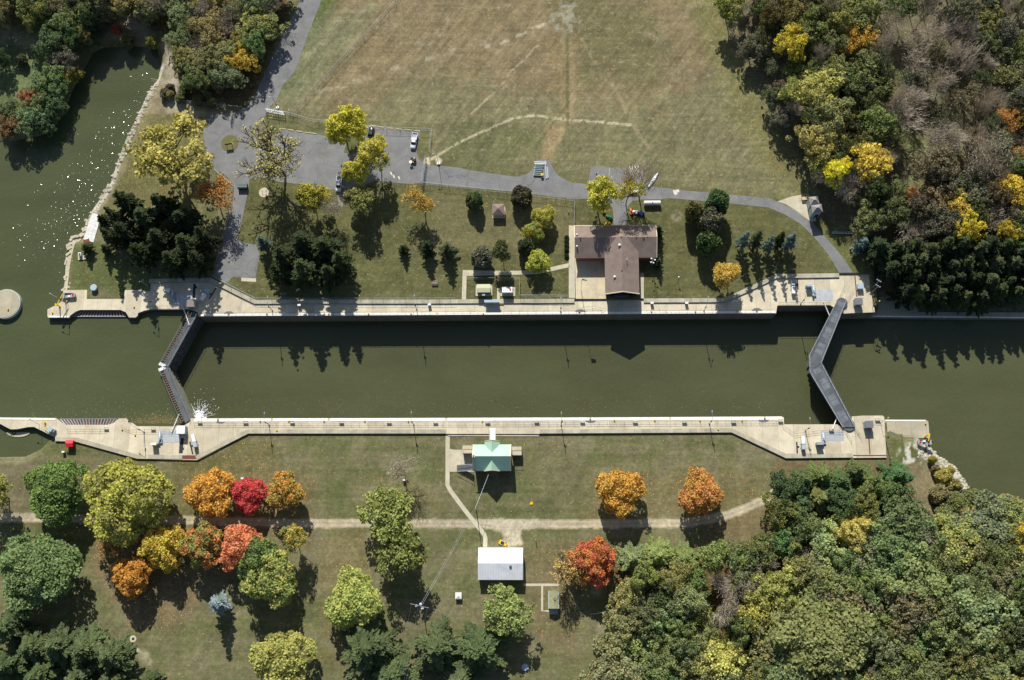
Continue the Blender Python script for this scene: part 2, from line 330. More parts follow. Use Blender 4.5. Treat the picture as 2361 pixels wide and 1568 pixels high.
a1 = node(nt, 'ShaderNodeVertexColor', layer_name='col'); a2 = node(nt, 'ShaderNodeVertexColor', layer_name='msk')
sp = nt.nodes.new('ShaderNodeSeparateColor'); nt.links.new(a2.outputs[0], sp.inputs[0])
g = nt.nodes.new('ShaderNodeNewGeometry'); p = g.outputs['Position']
f1 = ramp(nt, noise_n(nt, p, 1.1, 5, 0.75), 0.25, 0.75, 0.62, 1.38); f2 = ramp(nt, noise_n(nt, p, 0.16, 3, 0.6), 0.3, 0.7, 0.85, 1.15)
f3 = ramp(nt, noise_n(nt, p, 1.0, 3, 0.6, (0.05, 0.7, 1)), 0.3, 0.7, 0.86, 1.14); f4 = ramp(nt, noise_n(nt, p, 1.0, 2, 0.6, (0.5, 0.03, 1), 0.05), 0.3, 0.7, 0.94, 1.06)
f5 = ramp(nt, noise_n(nt, p, 4.0, 2, 0.8), 0.25, 0.75, 0.8, 1.2)
f = math_n(nt, 'MULTIPLY', math_n(nt, 'MULTIPLY', math_n(nt, 'MULTIPLY', f1, f2), math_n(nt, 'MULTIPLY', f3, f4)), f5)
v = nt.nodes.new('ShaderNodeVectorMath'); v.operation = 'SCALE'; nt.links.new(a1.outputs[0], v.inputs[0]); nt.links.new(f, v.inputs['Scale'])
mo = math_n(nt, 'MULTIPLY', ramp(nt, noise_n(nt, p, 0.6, 6, 0.75, (0.8, 1.2, 1), 0.6), 0.56, 0.68), sp.outputs[1])
pr_ = nt.nodes.new('ShaderNodeMapping'); pr_.inputs['Rotation'].default_value = (0, 0, -0.95); nt.links.new(p, pr_.inputs[0])
dg = math_n(nt, 'MULTIPLY', math_n(nt, 'SUBTRACT', noise_n(nt, pr_.outputs[0], 1.0, 3, 0.6, (0.05, 0.7, 1)), 0.5), math_n(nt, 'MULTIPLY', sp.outputs[1], 0.9))
v2 = nt.nodes.new('ShaderNodeVectorMath'); v2.operation = 'SCALE'; nt.links.new(v.outputs[0], v2.inputs[0]); nt.links.new(math_n(nt, 'ADD', dg, 1.0), v2.inputs['Scale'])
c = mixc(nt, math_n(nt, 'MULTIPLY', mo, 0.55), v2.outputs[0], S(178,168,138))
mo2 = math_n(nt, 'MULTIPLY', ramp(nt, noise_n(nt, p, 0.33, 6, 0.75), 0.55, 0.7), 0.4)
c = mixc(nt, mo2, c, S(82,92,54))
vo = node(nt, 'ShaderNodeTexVoronoi'); vo.inputs['Scale'].default_value = 1.7; nt.links.new(p, vo.inputs['Vector'])
vs_ = nt.nodes.new('ShaderNodeSeparateColor'); nt.links.new(vo.outputs['Color'], vs_.inputs[0])
near = math_n(nt, 'LESS_THAN', vo.outputs['Distance'], 0.24)
thr = math_n(nt, 'MULTIPLY_ADD', sp.outputs[0], 0.55); nt.nodes[-1].inputs[2].default_value = 0.06
on = math_n(nt, 'MULTIPLY', math_n(nt, 'LESS_THAN', vs_.outputs[0], thr), near)
leafc = mixc(nt, vs_.outputs[1], S(226,190,110), S(190,112,60))
c = mixc(nt, math_n(nt, 'MULTIPLY', on, 0.8), c, leafc)
nt.links.new(c, b.inputs['Base Color'])
bp = nt.nodes.new('ShaderNodeBump'); bp.inputs['Strength'].default_value = 0.35; bp.inputs['Distance'].default_value = 0.15
nt.links.new(noise_n(nt, p, 2.5, 4, 0.7), bp.inputs['Height']); nt.links.new(bp.outputs[0], b.inputs['Normal'])
me.materials.append(gm)
ground = bpy.data.objects.new('ground', me); COL.objects.link(ground); tag(ground, 'olive mown lawn, brown field and woodland floor around the lock', kind='structure')
def zg(x, y):
    i = int(np.clip(np.searchsorted(gx, x), 1, nxv - 1)); j = int(np.clip(np.searchsorted(gy, y), 1, nyv - 1)); return float(Z[j, i])
def PG(px, py, h=0.0):
    """point on the ground seen h metres below the picture point, i.e. something h above the ground shows there"""
    z = ZN if py < 850 else ZS
    for _ in range(4): q = P(px, py, z + h); z = zg(q[0], q[1])
    q = P(px, py, z + h); return (q[0], q[1], z)
# ---------------------------------------------------------------- water
def water_mat(name, col, bump, sparkle):
    m = bpy.data.materials.new(name); m.use_nodes = True; nt = m.node_tree; b = nt.nodes['Principled BSDF']
    b.inputs['Roughness'].default_value = 0.05; b.inputs['IOR'].default_value = 1.33
    g = nt.nodes.new('ShaderNodeNewGeometry'); p = g.outputs['Position']
    f = ramp(nt, noise_n(nt, p, 0.035, 5, 0.65, (0.4, 1, 1), .15), 0.3, 0.7, 0.82, 1.18); f2 = ramp(nt, noise_n(nt, p, 1.2, 3, 0.7), 0.3, 0.7, 0.95, 1.05)
    v = nt.nodes.new('ShaderNodeVectorMath'); v.operation = 'SCALE'; v.inputs[0].default_value = col[:3]; nt.links.new(math_n(nt, 'MULTIPLY', f, f2), v.inputs['Scale'])
    nt.links.new(v.outputs[0], b.inputs['Base Color'])
    h = noise_n(nt, p, 0.9, 3, 0.6)
    if sparkle:
        pass
    bp = nt.nodes.new('ShaderNodeBump'); bp.inputs['Strength'].default_value = 1.0; bp.inputs['Distance'].default_value = bump * 0.27
    nt.links.new(h, bp.inputs['Height']); nt.links.new(bp.outputs[0], b.inputs['Normal']); return m
ga, gb_, gc = P(457,719,0), P(380,846,0), P(437,972,0)
up = MB().sheet([(-4000,4000),(ga[0],4000),(ga[0],ga[1]),(gb_[0],gb_[1]),(gc[0],gc[1]),(gc[0],-4000),(-4000,-4000)], ZUP).build('river_water', water_mat('water_upper', S(80,86,58), 0.30, True))
tag(up, 'dark green river at upper pool level west of the lock', kind='structure')
lo = MB().sheet([(-200,-4000),(4000,-4000),(4000,4000),(-200,4000)], ZLO).build('canal_water', water_mat('water_lower', S(82,85,58), 0.25, False))
tag(lo, 'dark olive water in the lock chamber and canal below it', kind='structure')
# ---------------------------------------------------------------- concrete
def concrete(name, col, slab=0.0, sw=4.7, ox=0.0, stain=0.25):
    m = bpy.data.materials.new(name); m.use_nodes = True; nt = m.node_tree; b = nt.nodes['Principled BSDF']
    b.inputs['Roughness'].default_value = 0.9; b.inputs['Specular IOR Level'].default_value = 0.15
    g = nt.nodes.new('ShaderNodeNewGeometry'); p = g.outputs['Position']; sx = nt.nodes.new('ShaderNodeSeparateXYZ'); nt.links.new(p, sx.inputs[0])
    f = math_n(nt, 'MULTIPLY', ramp(nt, noise_n(nt, p, 0.35, 6, 0.65), 0.3, 0.7, 1 - stain * .6, 1 + stain * .4), ramp(nt, noise_n(nt, p, 3.5, 4, 0.7), 0.3, 0.7, 0.93, 1.07))
    if slab:
        u = math_n(nt, 'DIVIDE', math_n(nt, 'ADD', sx.outputs[0], ox), sw); fl = math_n(nt, 'FLOOR', u, 0)
        wnz = nt.nodes.new('ShaderNodeTexWhiteNoise'); wnz.noise_dimensions = '1D'; nt.links.new(fl, wnz.inputs['W'])
        f = math_n(nt, 'MULTIPLY', f, ramp(nt, wnz.outputs['Value'], 0, 1, 1 - slab, 1 + slab * .5))
        fr = math_n(nt, 'FRACT', u, 0); j = math_n(nt, 'LESS_THAN', math_n(nt, 'ABSOLUTE', math_n(nt, 'SUBTRACT', fr, 0.5)), 0.488)
        f = math_n(nt, 'MULTIPLY', f, ramp(nt, j, 0, 1, 0.72, 1))
    v = nt.nodes.new('ShaderNodeVectorMath'); v.operation = 'SCALE'; v.inputs[0].default_value = col[:3]; nt.links.new(f, v.inputs['Scale'])
    c = mixc(nt, ramp(nt, noise_n(nt, p, 0.12, 5, 0.7), 0.52, 0.66, 0, 0.35), v.outputs[0], S(176,156,120))
    c = mixc(nt, ramp(nt, noise_n(nt, p, 0.22, 5, 0.75), 0.56, 0.68, 0, 0.35), c, S(140,136,124))
    # vertical faces take a darker, vertically streaked colour
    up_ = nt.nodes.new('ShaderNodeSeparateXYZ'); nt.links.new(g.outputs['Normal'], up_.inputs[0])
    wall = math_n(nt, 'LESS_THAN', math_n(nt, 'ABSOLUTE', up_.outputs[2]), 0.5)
    face_tone = mixc(nt, noise_n(nt, p, 0.5, 4, 0.7, (1, 1, 0.15)), S(96,92,80), S(140,136,122))
    c = mixc(nt, wall, c, face_tone)
    nt.links.new(c, b.inputs['Base Color']); return m
M_DECK = concrete('deck_concrete', S(216,205,178), 0.14); M_WALK = concrete('walk_concrete', S(190,184,162), 0.16, 2.4, stain=.45)
M_GUIDE = concrete('guide_concrete', S(184,176,152), 0.06); M_PATH = concrete('path_concrete', S(206,198,172), 0.05, 1.6)
M_COPE = mat('white_coping', S(250,248,240), 0.7, 0.06, 3.0, spots=0.35)
M_STEEL = mat('galvanised_steel', S(176,182,188), 0.45, 0.1, 2, 0.4); M_PLATE = mat('steel_plate', S(190,194,196), 0.5, 0.14, 0.6, 0.3)
M_DARK = mat('dark_metal', S(52,54,58), 0.6, 0.15); M_YEL = mat('yellow_paint', S(232,190,30), 0.6, 0.08); M_WHITE = mat('white_paint', S(240,240,238), 0.5, 0.04)
M_GREY = mat('grey_cabinet', S(160,168,176), 0.5, 0.06); M_BLUEG = mat('blue_grey_cabinet', S(172,190,200), 0.5, 0.06)
M_RAIL = mat('rail_grey', S(150,152,152), 0.5, 0.1, 2, 0.3); M_RED = mat('red_paint', S(206,34,40), 0.5, 0.08); M_GRATE = mat('grating', S(94,100,104), 0.7, 0.25, 0.4)
M_RUST = mat('rusty_steel', S(112,82,66), 0.9, 0.35, 1.2); M_BLACK = mat('black_rubber', S(28,28,30), 0.8, 0.1); M_RUSTR = mat('rust_red', S(120,76,62), 0.9, 0.15)
nw = MB().prism(wN, -13, 0.0).build('lock_wall', M_DECK); tag(nw, 'north lock wall, pale concrete deck carrying the operating buildings', 'lock wall')
sw_ = MB().prism(wS, -13, 0.0).build('lock_wall', M_DECK); tag(sw_, 'south lock wall, long beige concrete deck beside the south lawn', 'lock wall')
def guide(pts, label):
    o = MB().prism(pts, -13, ZG).build('guide_wall', M_GUIDE); tag(o, label, 'guide wall'); return o
gn = guide(gN, 'low concrete guide wall in shade, east of the north lock wall'); gs = guide(gS, 'low concrete guide wall ending beside the yellow davit and boat')
def strip(parent, name, m, line, w, z0, z1, zp=0.0, side=0.0):
    """a flat bar following a line of picture points"""
    p = [Vector(q[:2]) for q in PL(line, zp)]; L = []; R = []
    for i, q in enumerate(p):
        t = (p[min(i + 1, len(p) - 1)] - p[max(i - 1, 0)]).normalized(); n = Vector((-t.y, t.x)); k = 1.0
        if 0 < i < len(p) - 1:
            t1 = (p[i] - p[i - 1]).normalized(); k = 1 / max(0.4, n.dot(Vector((-t1.y, t1.x))))
        L.append(q + n * w * (0.5 + side) * k); R.append(q - n * w * (0.5 - side) * k)
    b = MB()
    for i in range(len(p) - 1): b.prism([tuple(L[i]), tuple(R[i]), tuple(R[i + 1]), tuple(L[i + 1])], z0, z1)
    return b.build(name, m, parent)
# raised walkways along the lawn sides
walkN = [(343.5,643.5),(486,640.5),(590,691.5),(650,691)] + TT(1,1,[(1600,1194)]) + TT(2,1,[(0,1190),(525,1188),(575,1188)])
strip(nw, 'raised_walk', M_WALK, walkN, 1.35, 0.002, 0.43, 0.4, -0.5)
strip(nw, 'raised_walk', M_WALK, TT(2,1,[(1215,1185),(1960,1181)]) + TT(3,1,[(0,995),(70,958),(655,952)]), 1.35, 0.002, 0.43, 0.4, -0.5)
walkS = TT(0,2,[(510,932),(700,938),(1265,1095),(1680,1098)])
strip(sw_, 'raised_walk', M_WALK, walkS, 1.3, 0.002, 0.12, 0.1, 0.5)
strip(sw_, 'raised_walk', M_WALK, TT(0,2,[(1815,1104),(2290,862)]) + TT(1,2,[(0,862),(1752,862)]), 1.3, 0.002, 0.12, 0.1, 0.5)
strip(sw_, 'raised_walk', M_WALK, TT(2,2,[(255,862),(2025,852)]) + TT(3,2,[(0,1012),(165,1090),(780,1084)]), 1.3, 0.002, 0.12, 0.1, 0.5)
# white painted coping, in lengths between the ladder recesses
def cope(par, y0, y1, brk, w, sgn):
    for a, b_ in zip(brk[:-1], brk[1:]):
        ya, yb = (y0 + (y1 - y0) * (x - 457) / 1333 for x in (a, b_)); strip(par, 'coping', M_COPE, [(a + 2.2, ya), (b_ - 2.2, yb)], w, 0.003, 0.09, 0.05, sgn)
cope(nw, 729.0, 721.8, [460,527,768,1007,1336,1535,1745,1789], 0.7, 0.5)
cope(sw_, 965.4, 961.0, [446,503,627,758,1029,1361,1545,1763,1803], 0.95, -0.5)
strip(sw_, 'coping', M_COPE, [(-10,963.5),(128,965)], 0.5, 0.003, 0.08, 0.05, -0.5)
strip(nw, 'coping', M_COPE, [(112,732),(158,732)], 0.5, 0.003, 0.08, 0.05, 0.5)
strip(gn, 'coping', M_COPE, TT(3,1,[(960,1354),(1700,1360),(2650,1370)]), 0.4, ZG+0.003, ZG+.08, ZG, 0.5)
strip(gs, 'coping', M_COPE, TT(3,2,[(1080,737),(1450,739)]), 0.4, ZG+0.003, ZG+.08, ZG, -0.5)
# ---------------------------------------------------------------- asphalt, paths
def tri_sheet(name, pts, z, m, label=None, kind='structure', parent=None):
    bm = bmesh.new(); vs = [bm.verts.new((p[0], p[1], z)) for p in pts]; f = bm.faces.new(vs); bm.normal_update()
    if f.normal.z < 0: f.normal_flip()
    bmesh.ops.triangulate(bm, faces=bm.faces[:]); me = bpy.data.meshes.new(name); bm.to_mesh(me); bm.free(); me.materials.append(m)
    o = bpy.data.objects.new(name, me); COL.objects.link(o); o.parent = parent
    if kind and not parent: tag(o, label, kind=kind)
    return o
am = bpy.data.materials.new('asphalt'); am.use_nodes = True; nt = am.node_tree; b = nt.nodes['Principled BSDF']
b.inputs['Roughness'].default_value = 0.9; b.inputs['Specular IOR Level'].default_value = 0.2
g = nt.nodes.new('ShaderNodeNewGeometry'); p = g.outputs['Position']
f = math_n(nt, 'MULTIPLY', ramp(nt, noise_n(nt, p, 0.22, 5, 0.65), 0.3, 0.7, 0.82, 1.18), ramp(nt, noise_n(nt, p, 3.0, 3, 0.7), 0.3, 0.7, 0.9, 1.1))
v = nt.nodes.new('ShaderNodeVectorMath'); v.operation = 'SCALE'; v.inputs[0].default_value = S(130,130,129)[:3]; nt.links.new(f, v.inputs['Scale'])
c = mixc(nt, ramp(nt, noise_n(nt, p, 0.5, 4, 0.7, (0.25, 1, 1), 0.1), 0.56, 0.7, 0, 0.4), v.outputs[0], S(160,152,136))
wp = nt.nodes.new('ShaderNodeVectorMath'); wp.operation = 'MULTIPLY_ADD'; wn2 = nt.nodes.new('ShaderNodeTexNoise'); wn2.inputs['Scale'].default_value = 0.25; nt.links.new(p, wn2.inputs['Vector'])
nt.links.new(wn2.outputs['Color'], wp.inputs[0]); wp.inputs[1].default_value = (5, 5, 0); nt.links.new(p, wp.inputs[2])
vo = node(nt, 'ShaderNodeTexVoronoi', feature='DISTANCE_TO_EDGE'); vo.inputs['Scale'].default_value = 0.11; nt.links.new(wp.outputs[0], vo.inputs['Vector'])
c = mixc(nt, ramp(nt, vo.outputs['Distance'], 0.0, 0.009, 0.55, 0.0), c, S(70,70,74))
nt.links.new(c, b.inputs['Base Color'])
ROADP = [(694,-40),(688,10),(655,75),(620,150),(585,225),(572,246),(537,265),(500,262),(481,268),(462,297),(470,315),(481,382)] + \
  TT(0,1,[(1990,0),(2080,45),(2150,130),(2160,180),(2140,300),(2100,450),(2010,850),(1970,985),(2080,1045),(2110,1035),(2130,1000),(2160,985),(2361,996)]) + \
  TT(1,1,[(5,950),(20,860),(38,785),(10,710),(0,690)]) + TT(0,1,[(2250,670),(2190,625),(2230,480),(2290,180),(2300,95),(2340,60)]) + \
  TT(1,1,[(60,70),(215,110),(400,130),(600,168),(700,182),(745,190),(760,330),(800,340),(830,180),(960,160),(1100,98),(1250,115),(1430,130),(1515,118),(1800,150),(2361,198)]) + \
  TT(2,1,[(300,230),(580,265),(840,272),(895,305),(925,350),(935,400),(935,512),(1058,512),(1055,390),(1070,330),(1110,290),(1200,272),(1370,272),(1430,262),(1500,264),(1900,298),(2361,345)]) + \
  TT(3,1,[(150,408),(300,498),(430,625),(540,760),(620,885),(655,948),(782,946),(720,850),(640,742),(500,590),(400,470),(250,370),(90,290),(0,262)]) + \
  TT(2,1,[(1900,215),(1600,190),(1400,165),(1245,145)]) + [(1505,425),(1491,421),(1480,391),(1442,388),(1363,384.5),(1355,424.5)] + \
  TT(2,1,[(560,118),(450,72),(390,10)]) + TT(2,0,[(345,1476),(230,1476)]) + TT(2,1,[(180,5),(130,40),(60,60),(0,60)]) + \
  TT(1,1,[(1980,2)]) + TT(1,0,[(1850,1543),(1560,1520),(1500,1470),(1480,1400),(1518,1213),(1040,1150),(1025,1240),(980,1345),(900,1422),(810,1410),(835,1320),(700,1270),(555,1235),(222,1180),(180,1290),(150,1306),(95,1280),(45,1190),(40,1130),(85,1070),(110,1000),(190,930),(250,780)]) + [(680,165),(712,75),(738,10),(746,-40)]
road = tri_sheet('road', PL(ROADP, ZN), ZN + 0.03, am, 'grey cracked asphalt road, drive and parking lot north of the lock')
isl = MB()
c0 = P(530,330,ZN); isl.cyl(c0[0], c0[1], ZN + 0.033, ZN + 0.12, 2.9, 28); isl.build('lawn', mat('island_grass', S(112,110,70), 1, .25, 2)); tag(bpy.data.objects['lawn'], 'small round grass island in the asphalt turning area', kind='structure')
tri_sheet('pavement', PL(TT(3,1,[(88,290),(215,245),(372,218),(420,330),(445,470),(400,478),(330,430),(250,370),(160,315)]), ZN), ZN + 0.034, M_PATH, 'pale concrete apron beside the curving drive')
PM = mat('road_paint', S(214,210,196), 0.8, 0.2, 3)
pk_ = MB()
for x in (1404, 1441.5, 1479): 
    a = P(x + 1.5, 386 + (x-1404)*.05, ZN); c_ = P(x - 1, 424 + (x-1404)*.06, ZN); pk_.tube((a[0],a[1],ZN+.02),(c_[0],c_[1],ZN+.02),0.06,n=4)
q = P(1559,441,ZN); pk_.box(q[0], q[1], ZN + .036, 2.0, 1.0, .006, .2); q = P(1558,446,ZN); pk_.box(q[0], q[1], ZN + .037, 1.1, 1.0, .006, .5)
for x, y in ((902,400),(908,407),(920,410)): q = P(x,y,ZN); pk_.box(q[0], q[1], ZN+.036, .5, 1.2, .006, .4)
pk_.build('road_marking', PM); tag(bpy.data.objects['road_marking'], 'faded pale paint marks on the asphalt', kind='structure')
def path(pts, w, z, label, m=None, side=0.0):
    o = strip(None, 'path', m or M_PATH, pts, w, z - 0.05, z + 0.034, z, side); tag(o, label, kind='structure'); return o
path(TT(1,1,[(1917,1193),(1925,950),(2300,950)]) + TT(2,1,[(240,942),(527,877)]), 1.35, ZN, 'concrete footpath round the fenced equipment plot')
path(TT(2,1,[(552,512),(552,1180)]), 1.95, ZN, 'concrete walk along the west side of the brown roofed building')
tri_sheet('patio', PL(TT(2,1,[(582,815),(866,815),(866,1188),(588,1188)]), ZN), ZN + 0.036, concrete('patio_concrete', S(212,200,168), 0.04, 3.1), 'sunlit concrete patio west of the brown roofed building')
path(TT(2,1,[(1200,950),(1200,1184)]), 1.1, ZN, 'narrow concrete walk east of the brown roofed building')
path(TT(1,2,[(1768,868),(1766,1340),(1800,1400),(1925,1568)]) + TT(1,3,[(2105,225),(2115,260),(2113,340)]), 1.3, ZS, 'pale footpath from the south lock wall to the white shed')
tri_sheet('path', PL(TT(1,2,[(1787,1005),(1830,1012),(2010,1012),(2010,1215),(1787,1215)]), ZS), ZS + 0.036, M_PATH, 'concrete paving west of the green roofed building')
path([(1033,999),(1243,999.5)], 0.9, ZS+.15, 'concrete strip between the south lock wall and its lawn', side=-.5)
path(TT(2,3,[(105,690),(430,690)]), 0.75, ZS, 'concrete path east of the white shed'); path(TT(2,3,[(278,700),(278,930),(345,932)]), 0.6, ZS, 'thin concrete path round the small mossy shed')
tri_sheet('path', PL(TT(1,0,[]) + TT(0,1,[(2225,992),(2361,1000),(2361,1032),(2225,1026)]), ZN), ZN+.05, M_PATH, 'concrete slabs at the end of the lower parking area')
# ---------------------------------------------------------------- worn stone ledge on the river bank
lp = PL(LEDGE, -0.6); bb = MB(); bb.prism(lp, -4, -0.75)
for i in range(60):
    e = random.randrange(len(lp)); f_ = random.random(); k = random.random() ** .5 * .92; cx_ = sum(q[0] for q in lp) / len(lp)
    a, c_ = lp[e], lp[(e + 1) % len(lp)]; x = a[0] + (c_[0] - a[0]) * f_; y = a[1] + (c_[1] - a[1]) * f_
    bb.box(x, y, -0.75 + random.uniform(-.1, .1), random.uniform(.6, 2.2), random.uniform(.6, 1.8), random.uniform(.3, .9), random.uniform(0, 3), 0.8)
tag(bb.build('rock_ledge', mat('limestone', S(196,186,160), 0.95, 0.2, 1.0)), 'worn pale limestone ledge along the river bank', kind='structure')
lp = PL(TT(0,1,[(850,402),(925,415),(905,520),(862,668),(768,640),(800,540)]), 0.1)
wb = MB().prism(lp, -3, 0.15).build('old_pier', mat('whitewashed_stone', S(226,226,222), 0.9, 0.18, 1.2, spots=.5)); tag(wb, 'whitewashed old stone pier block on the river bank', 'pier')
MB().box(*P(199.5, 556, 0.15)[:2], 0.2, 2.0, 1.2, .12, .3).build('rust_patch', M_RUSTR, wb)
rr = MB()
for px0, py0, px1, py1, n_, z0 in ((2135,1028,2185,1068,60,-4.6),(2185,1068,2235,1118,90,-6.2),(2118,1030,2160,1060,40,-3.5),(360,190,250,430,150,-1.0),(250,430,196,522,50,-1.0)):
    for i in range(n_):
        t = random.random(); x, y, _ = P(px0 + (px1 - px0) * t + random.gauss(0, 5), py0 + (py1 - py0) * t + random.gauss(0, 5), z0)
        r = random.uniform(.25, .9); rr.dome(x, y, zg(x, y) - .1, r, r * random.uniform(.6, 1), r * .6, 6, 2)
tag(rr.build('riprap', mat('riprap_stone', S(182,176,158), 0.95, 0.25, 0.8)), 'pale loose rocks along the water line', kind='stuff')
# round mooring cell in the river
c0 = P(12, 700, 0); R_ = 4.9
cell = thing('mooring_cell', (c0[0], c0[1], -3), 0, 'large round concrete mooring cell at the left edge of the river', 'mooring cell')
MB().cyl(0, 0, 0, 2.9, R_, 40).build('cell_wall', mat('greenish_steel', S(196,204,196), 0.8, .2), cell); MB().cyl(0, 0, 2.9, 3.0, R_ - .25, 40).build('concrete_cap', M_GUIDE, cell)
MB().cyl(1.2, -1.8, 3.0, 3.5, .16, 10).cyl(1.2, -1.8, 3.5, 3.6, .28, 10).build('bollard', M_YEL, cell)
# ---------------------------------------------------------------- lock gates
def bar3(mb, pts, z, r, n=4):
    for a, c_ in zip(pts[:-1], pts[1:]): mb.tube((a[0], a[1], z), (c_[0], c_[1], z), r, n=n)
def rail(parent, pts, z0, name='railing', h=1.05, step=2.4, m=None, loc=(0, 0), prot=None):
    """top and middle rail, then the posts one by one as sub-parts sharing one mesh"""
    pts = [(p_[0] - loc[0], p_[1] - loc[1]) for p_ in pts]
    mb = MB(); bar3(mb, pts, z0 + h, 0.035); bar3(mb, pts, z0 + h * .5, 0.028); o = mb.build(name, m or M_RAIL, parent)
    pm = MB().tube((0, 0, 0), (0, 0, h), 0.035, n=5).mesh('rail_post'); pm.materials.append(m or M_RAIL); left = 0.0; n = 0
    for a, c_ in zip(pts[:-1], pts[1:]):
        L = math.dist(a, c_); s_ = left
        while s_ < L:
            t = s_ / L; q = bpy.data.objects.new('post', pm); COL.objects.link(q); q.location = (a[0] + (c_[0] - a[0]) * t, a[1] + (c_[1] - a[1]) * t, z0); q.parent = o; s_ += step; n += 1
        left = s_ - L
    return o
def leaf(a, c_, wid, ztop, zbot, label, side, walk, skin):
    """one mitre gate leaf from hinge a to mitre end c_, walkway to one side"""
    ax_, ay_ = a[0], a[1]; L = math.dist(a[:2], c_[:2]); rz = math.atan2(c_[1] - ay_, c_[0] - ax_)
    g_ = thing('lock_gate', (ax_, ay_, 0), rz, label, 'lock gate', 'mitre gate leaves')
    MB().box(L / 2, 0, (ztop + zbot) / 2, L, wid * .45, ztop - zbot).build('skin_plate', skin, g_)
    rb = MB()
    for i in range(9): rb.box(L / 2, -side * wid * .33, ztop - .4 - i * (ztop - zbot) / 9, L - .3, wid * .28, .35)
    for i in range(8): rb.box(L * (i + .5) / 8, -side * wid * .3, (ztop + zbot) / 2, .3, wid * .2, ztop - zbot - .5)
    rb.build('girder', skin, g_)
    return g_, L
M_GSK = mat('gate_steel', S(84,92,92), 0.7, .25, .8); M_GSK2 = mat('gate_steel_wet', S(112,112,104), 0.7, .3, .6)
ha, hb = P(449,720,0), P(432,974,0); ap = P(379,846,0)
for hinge, lab, sd_ in ((ha, 'north leaf of the west lock gate with brown timber and grey walkway', -1), (hb, 'south leaf of the west lock gate with brown timber and grey walkway', 1)):
    g_, L = leaf(hinge, ap, 3.0, 0.0, -12, lab, sd_, None, M_GSK2)
    wk = MB().box(L / 2, -sd_ * .45, .1, L - .4, 1.5, .12).build('walkway', M_GRATE, g_)
    tb = MB().box(L / 2, sd_ * 1.0, -.1, L - 1.2, 1.0, .2)
    tb.build('timber_deck', mat('dark_slots', S(60,50,46), .9, .2), g_)
    tm = MB()
    for i in range(22): tm.box(1.2 + i * (L - 2.2) / 22, sd_ * 1.0, .06, .42, 1.0, .12)
    tm.build('timber_fender', mat('brown_timber', S(112,94,84), .9, .2), g_)
    rail(g_, [(0.3, -sd_ * 1.25), (L - .3, -sd_ * 1.25)], .16); rail(g_, [(0.3, sd_ * 1.6), (L - .3, sd_ * 1.6)], .1); rail(g_, [(0.3, sd_ * .35), (L - .3, sd_ * .35)], .16)
    MB().box(L - .3, sd_*.9, .2, 1.0, 2.2, .1).build('mitre_plate', M_WHITE, g_)
ha, hb = P(1934,706,0), P(1962,974,0); ap = P(1878,840,0)
for hinge, lab, sd_ in ((ha, 'north leaf of the east lock gate, dark steel under the grated bridge', 1), (hb, 'south leaf of the east lock gate, dark steel under the grated bridge', -1)):
    g_, L = leaf(hinge, ap, 3.0, -.4, -12, lab, sd_, None, M_GSK)
# service bridge over the east gate, one bent deck
L0 = [(1930,694),(1866,819.5),(1868,859),(1943.5,985)]; R0 = [(1950,695),(1893,837),(1893.5,838),(1971,985)]
BZ = .75; bl, br = PL(L0, BZ), PL(R0, BZ)
bt = thing('gate_bridge', (0, 0, 0), 0, 'long grey grated footbridge bent over the east lock gate', 'footbridge')
dk = MB()
for i in range(3):
    if i == 1: dk.prism([bl[1], br[1], bl[2]], BZ - .3, BZ)
    else: dk.prism([bl[i], br[i], br[i+1], bl[i+1]], BZ - .3, BZ)
dk.build('deck', M_GRATE, bt)
pl_ = MB()
for s_ in (0, 2):
    for i in range(11):
        t = (i + .5) / 11; x = (bl[s_][0] + (bl[s_+1][0]-bl[s_][0]) * t + br[s_][0] + (br[s_+1][0]-br[s_][0]) * t) / 2; y = (bl[s_][1] + (bl[s_+1][1]-bl[s_][1]) * t + br[s_][1] + (br[s_+1][1]-br[s_][1]) * t) / 2
        if i % 3 != 1: MB().box(x, y, BZ + .012, 1.7, 2.3, .02, math.atan2(bl[s_+1][1]-bl[s_][1], bl[s_+1][0]-bl[s_][0])).build('grating_panel', mat('grating_light', S(114,120,124), .7, .3, .5), bt)
cu = MB(); 
for ln in (bl, br):
    for a, c_ in zip(ln[:-1], ln[1:]):
        if math.dist(a[:2], c_[:2]) > 1: cu.tube((a[0], a[1], BZ), (c_[0], c_[1], BZ), .14, n=4)
cu.build('edge_beam', M_STEEL, bt); rail(bt, bl, BZ); rail(bt, [br[0], br[1], br[3]], BZ)
for a, c_ in (((1930,694),(1946,662)),((1950,695),(1967,668)),((1943,985),(1963,1018)),((1971,985),(1986,1012))): rail(bt, PL([a, c_], 0), 0)
for px, py in ((1940,700),(1957,981)):
    q = P(px, py, 0); MB().cyl(q[0], q[1], 0.003, BZ - .28, 1.8, 28).build('end_pad', M_GRATE, bt)
for (a, c_, lb) in (((1903,704),(1913,729),'white steel gate strut on the north side of the east gate'),((1924,979),(1931,958),'white steel gate strut on the south side of the east gate'),((424,714),(436,748),'white steel gate strut on the north side of the west gate'),((400,986),(412,957),'white steel gate strut on the south side of the west gate')):
    a = P(*a, .35); c_ = P(*c_, -.5 if a[0] > 0 else .45); o = thing('gate_strut', a, math.atan2(c_[1]-a[1], c_[0]-a[0]), lb, 'gate strut', 'gate operating struts')
    L = math.dist(a, c_); MB().tube((-1.5, 0, 0), (L, 0, c_[2]-a[2]), .16, n=6).build('strut_arm', M_WHITE, o); MB().cyl(L, 0, c_[2]-a[2]-.2, c_[2]-a[2]+.2, .3, 10).build('pivot', M_STEEL, o)
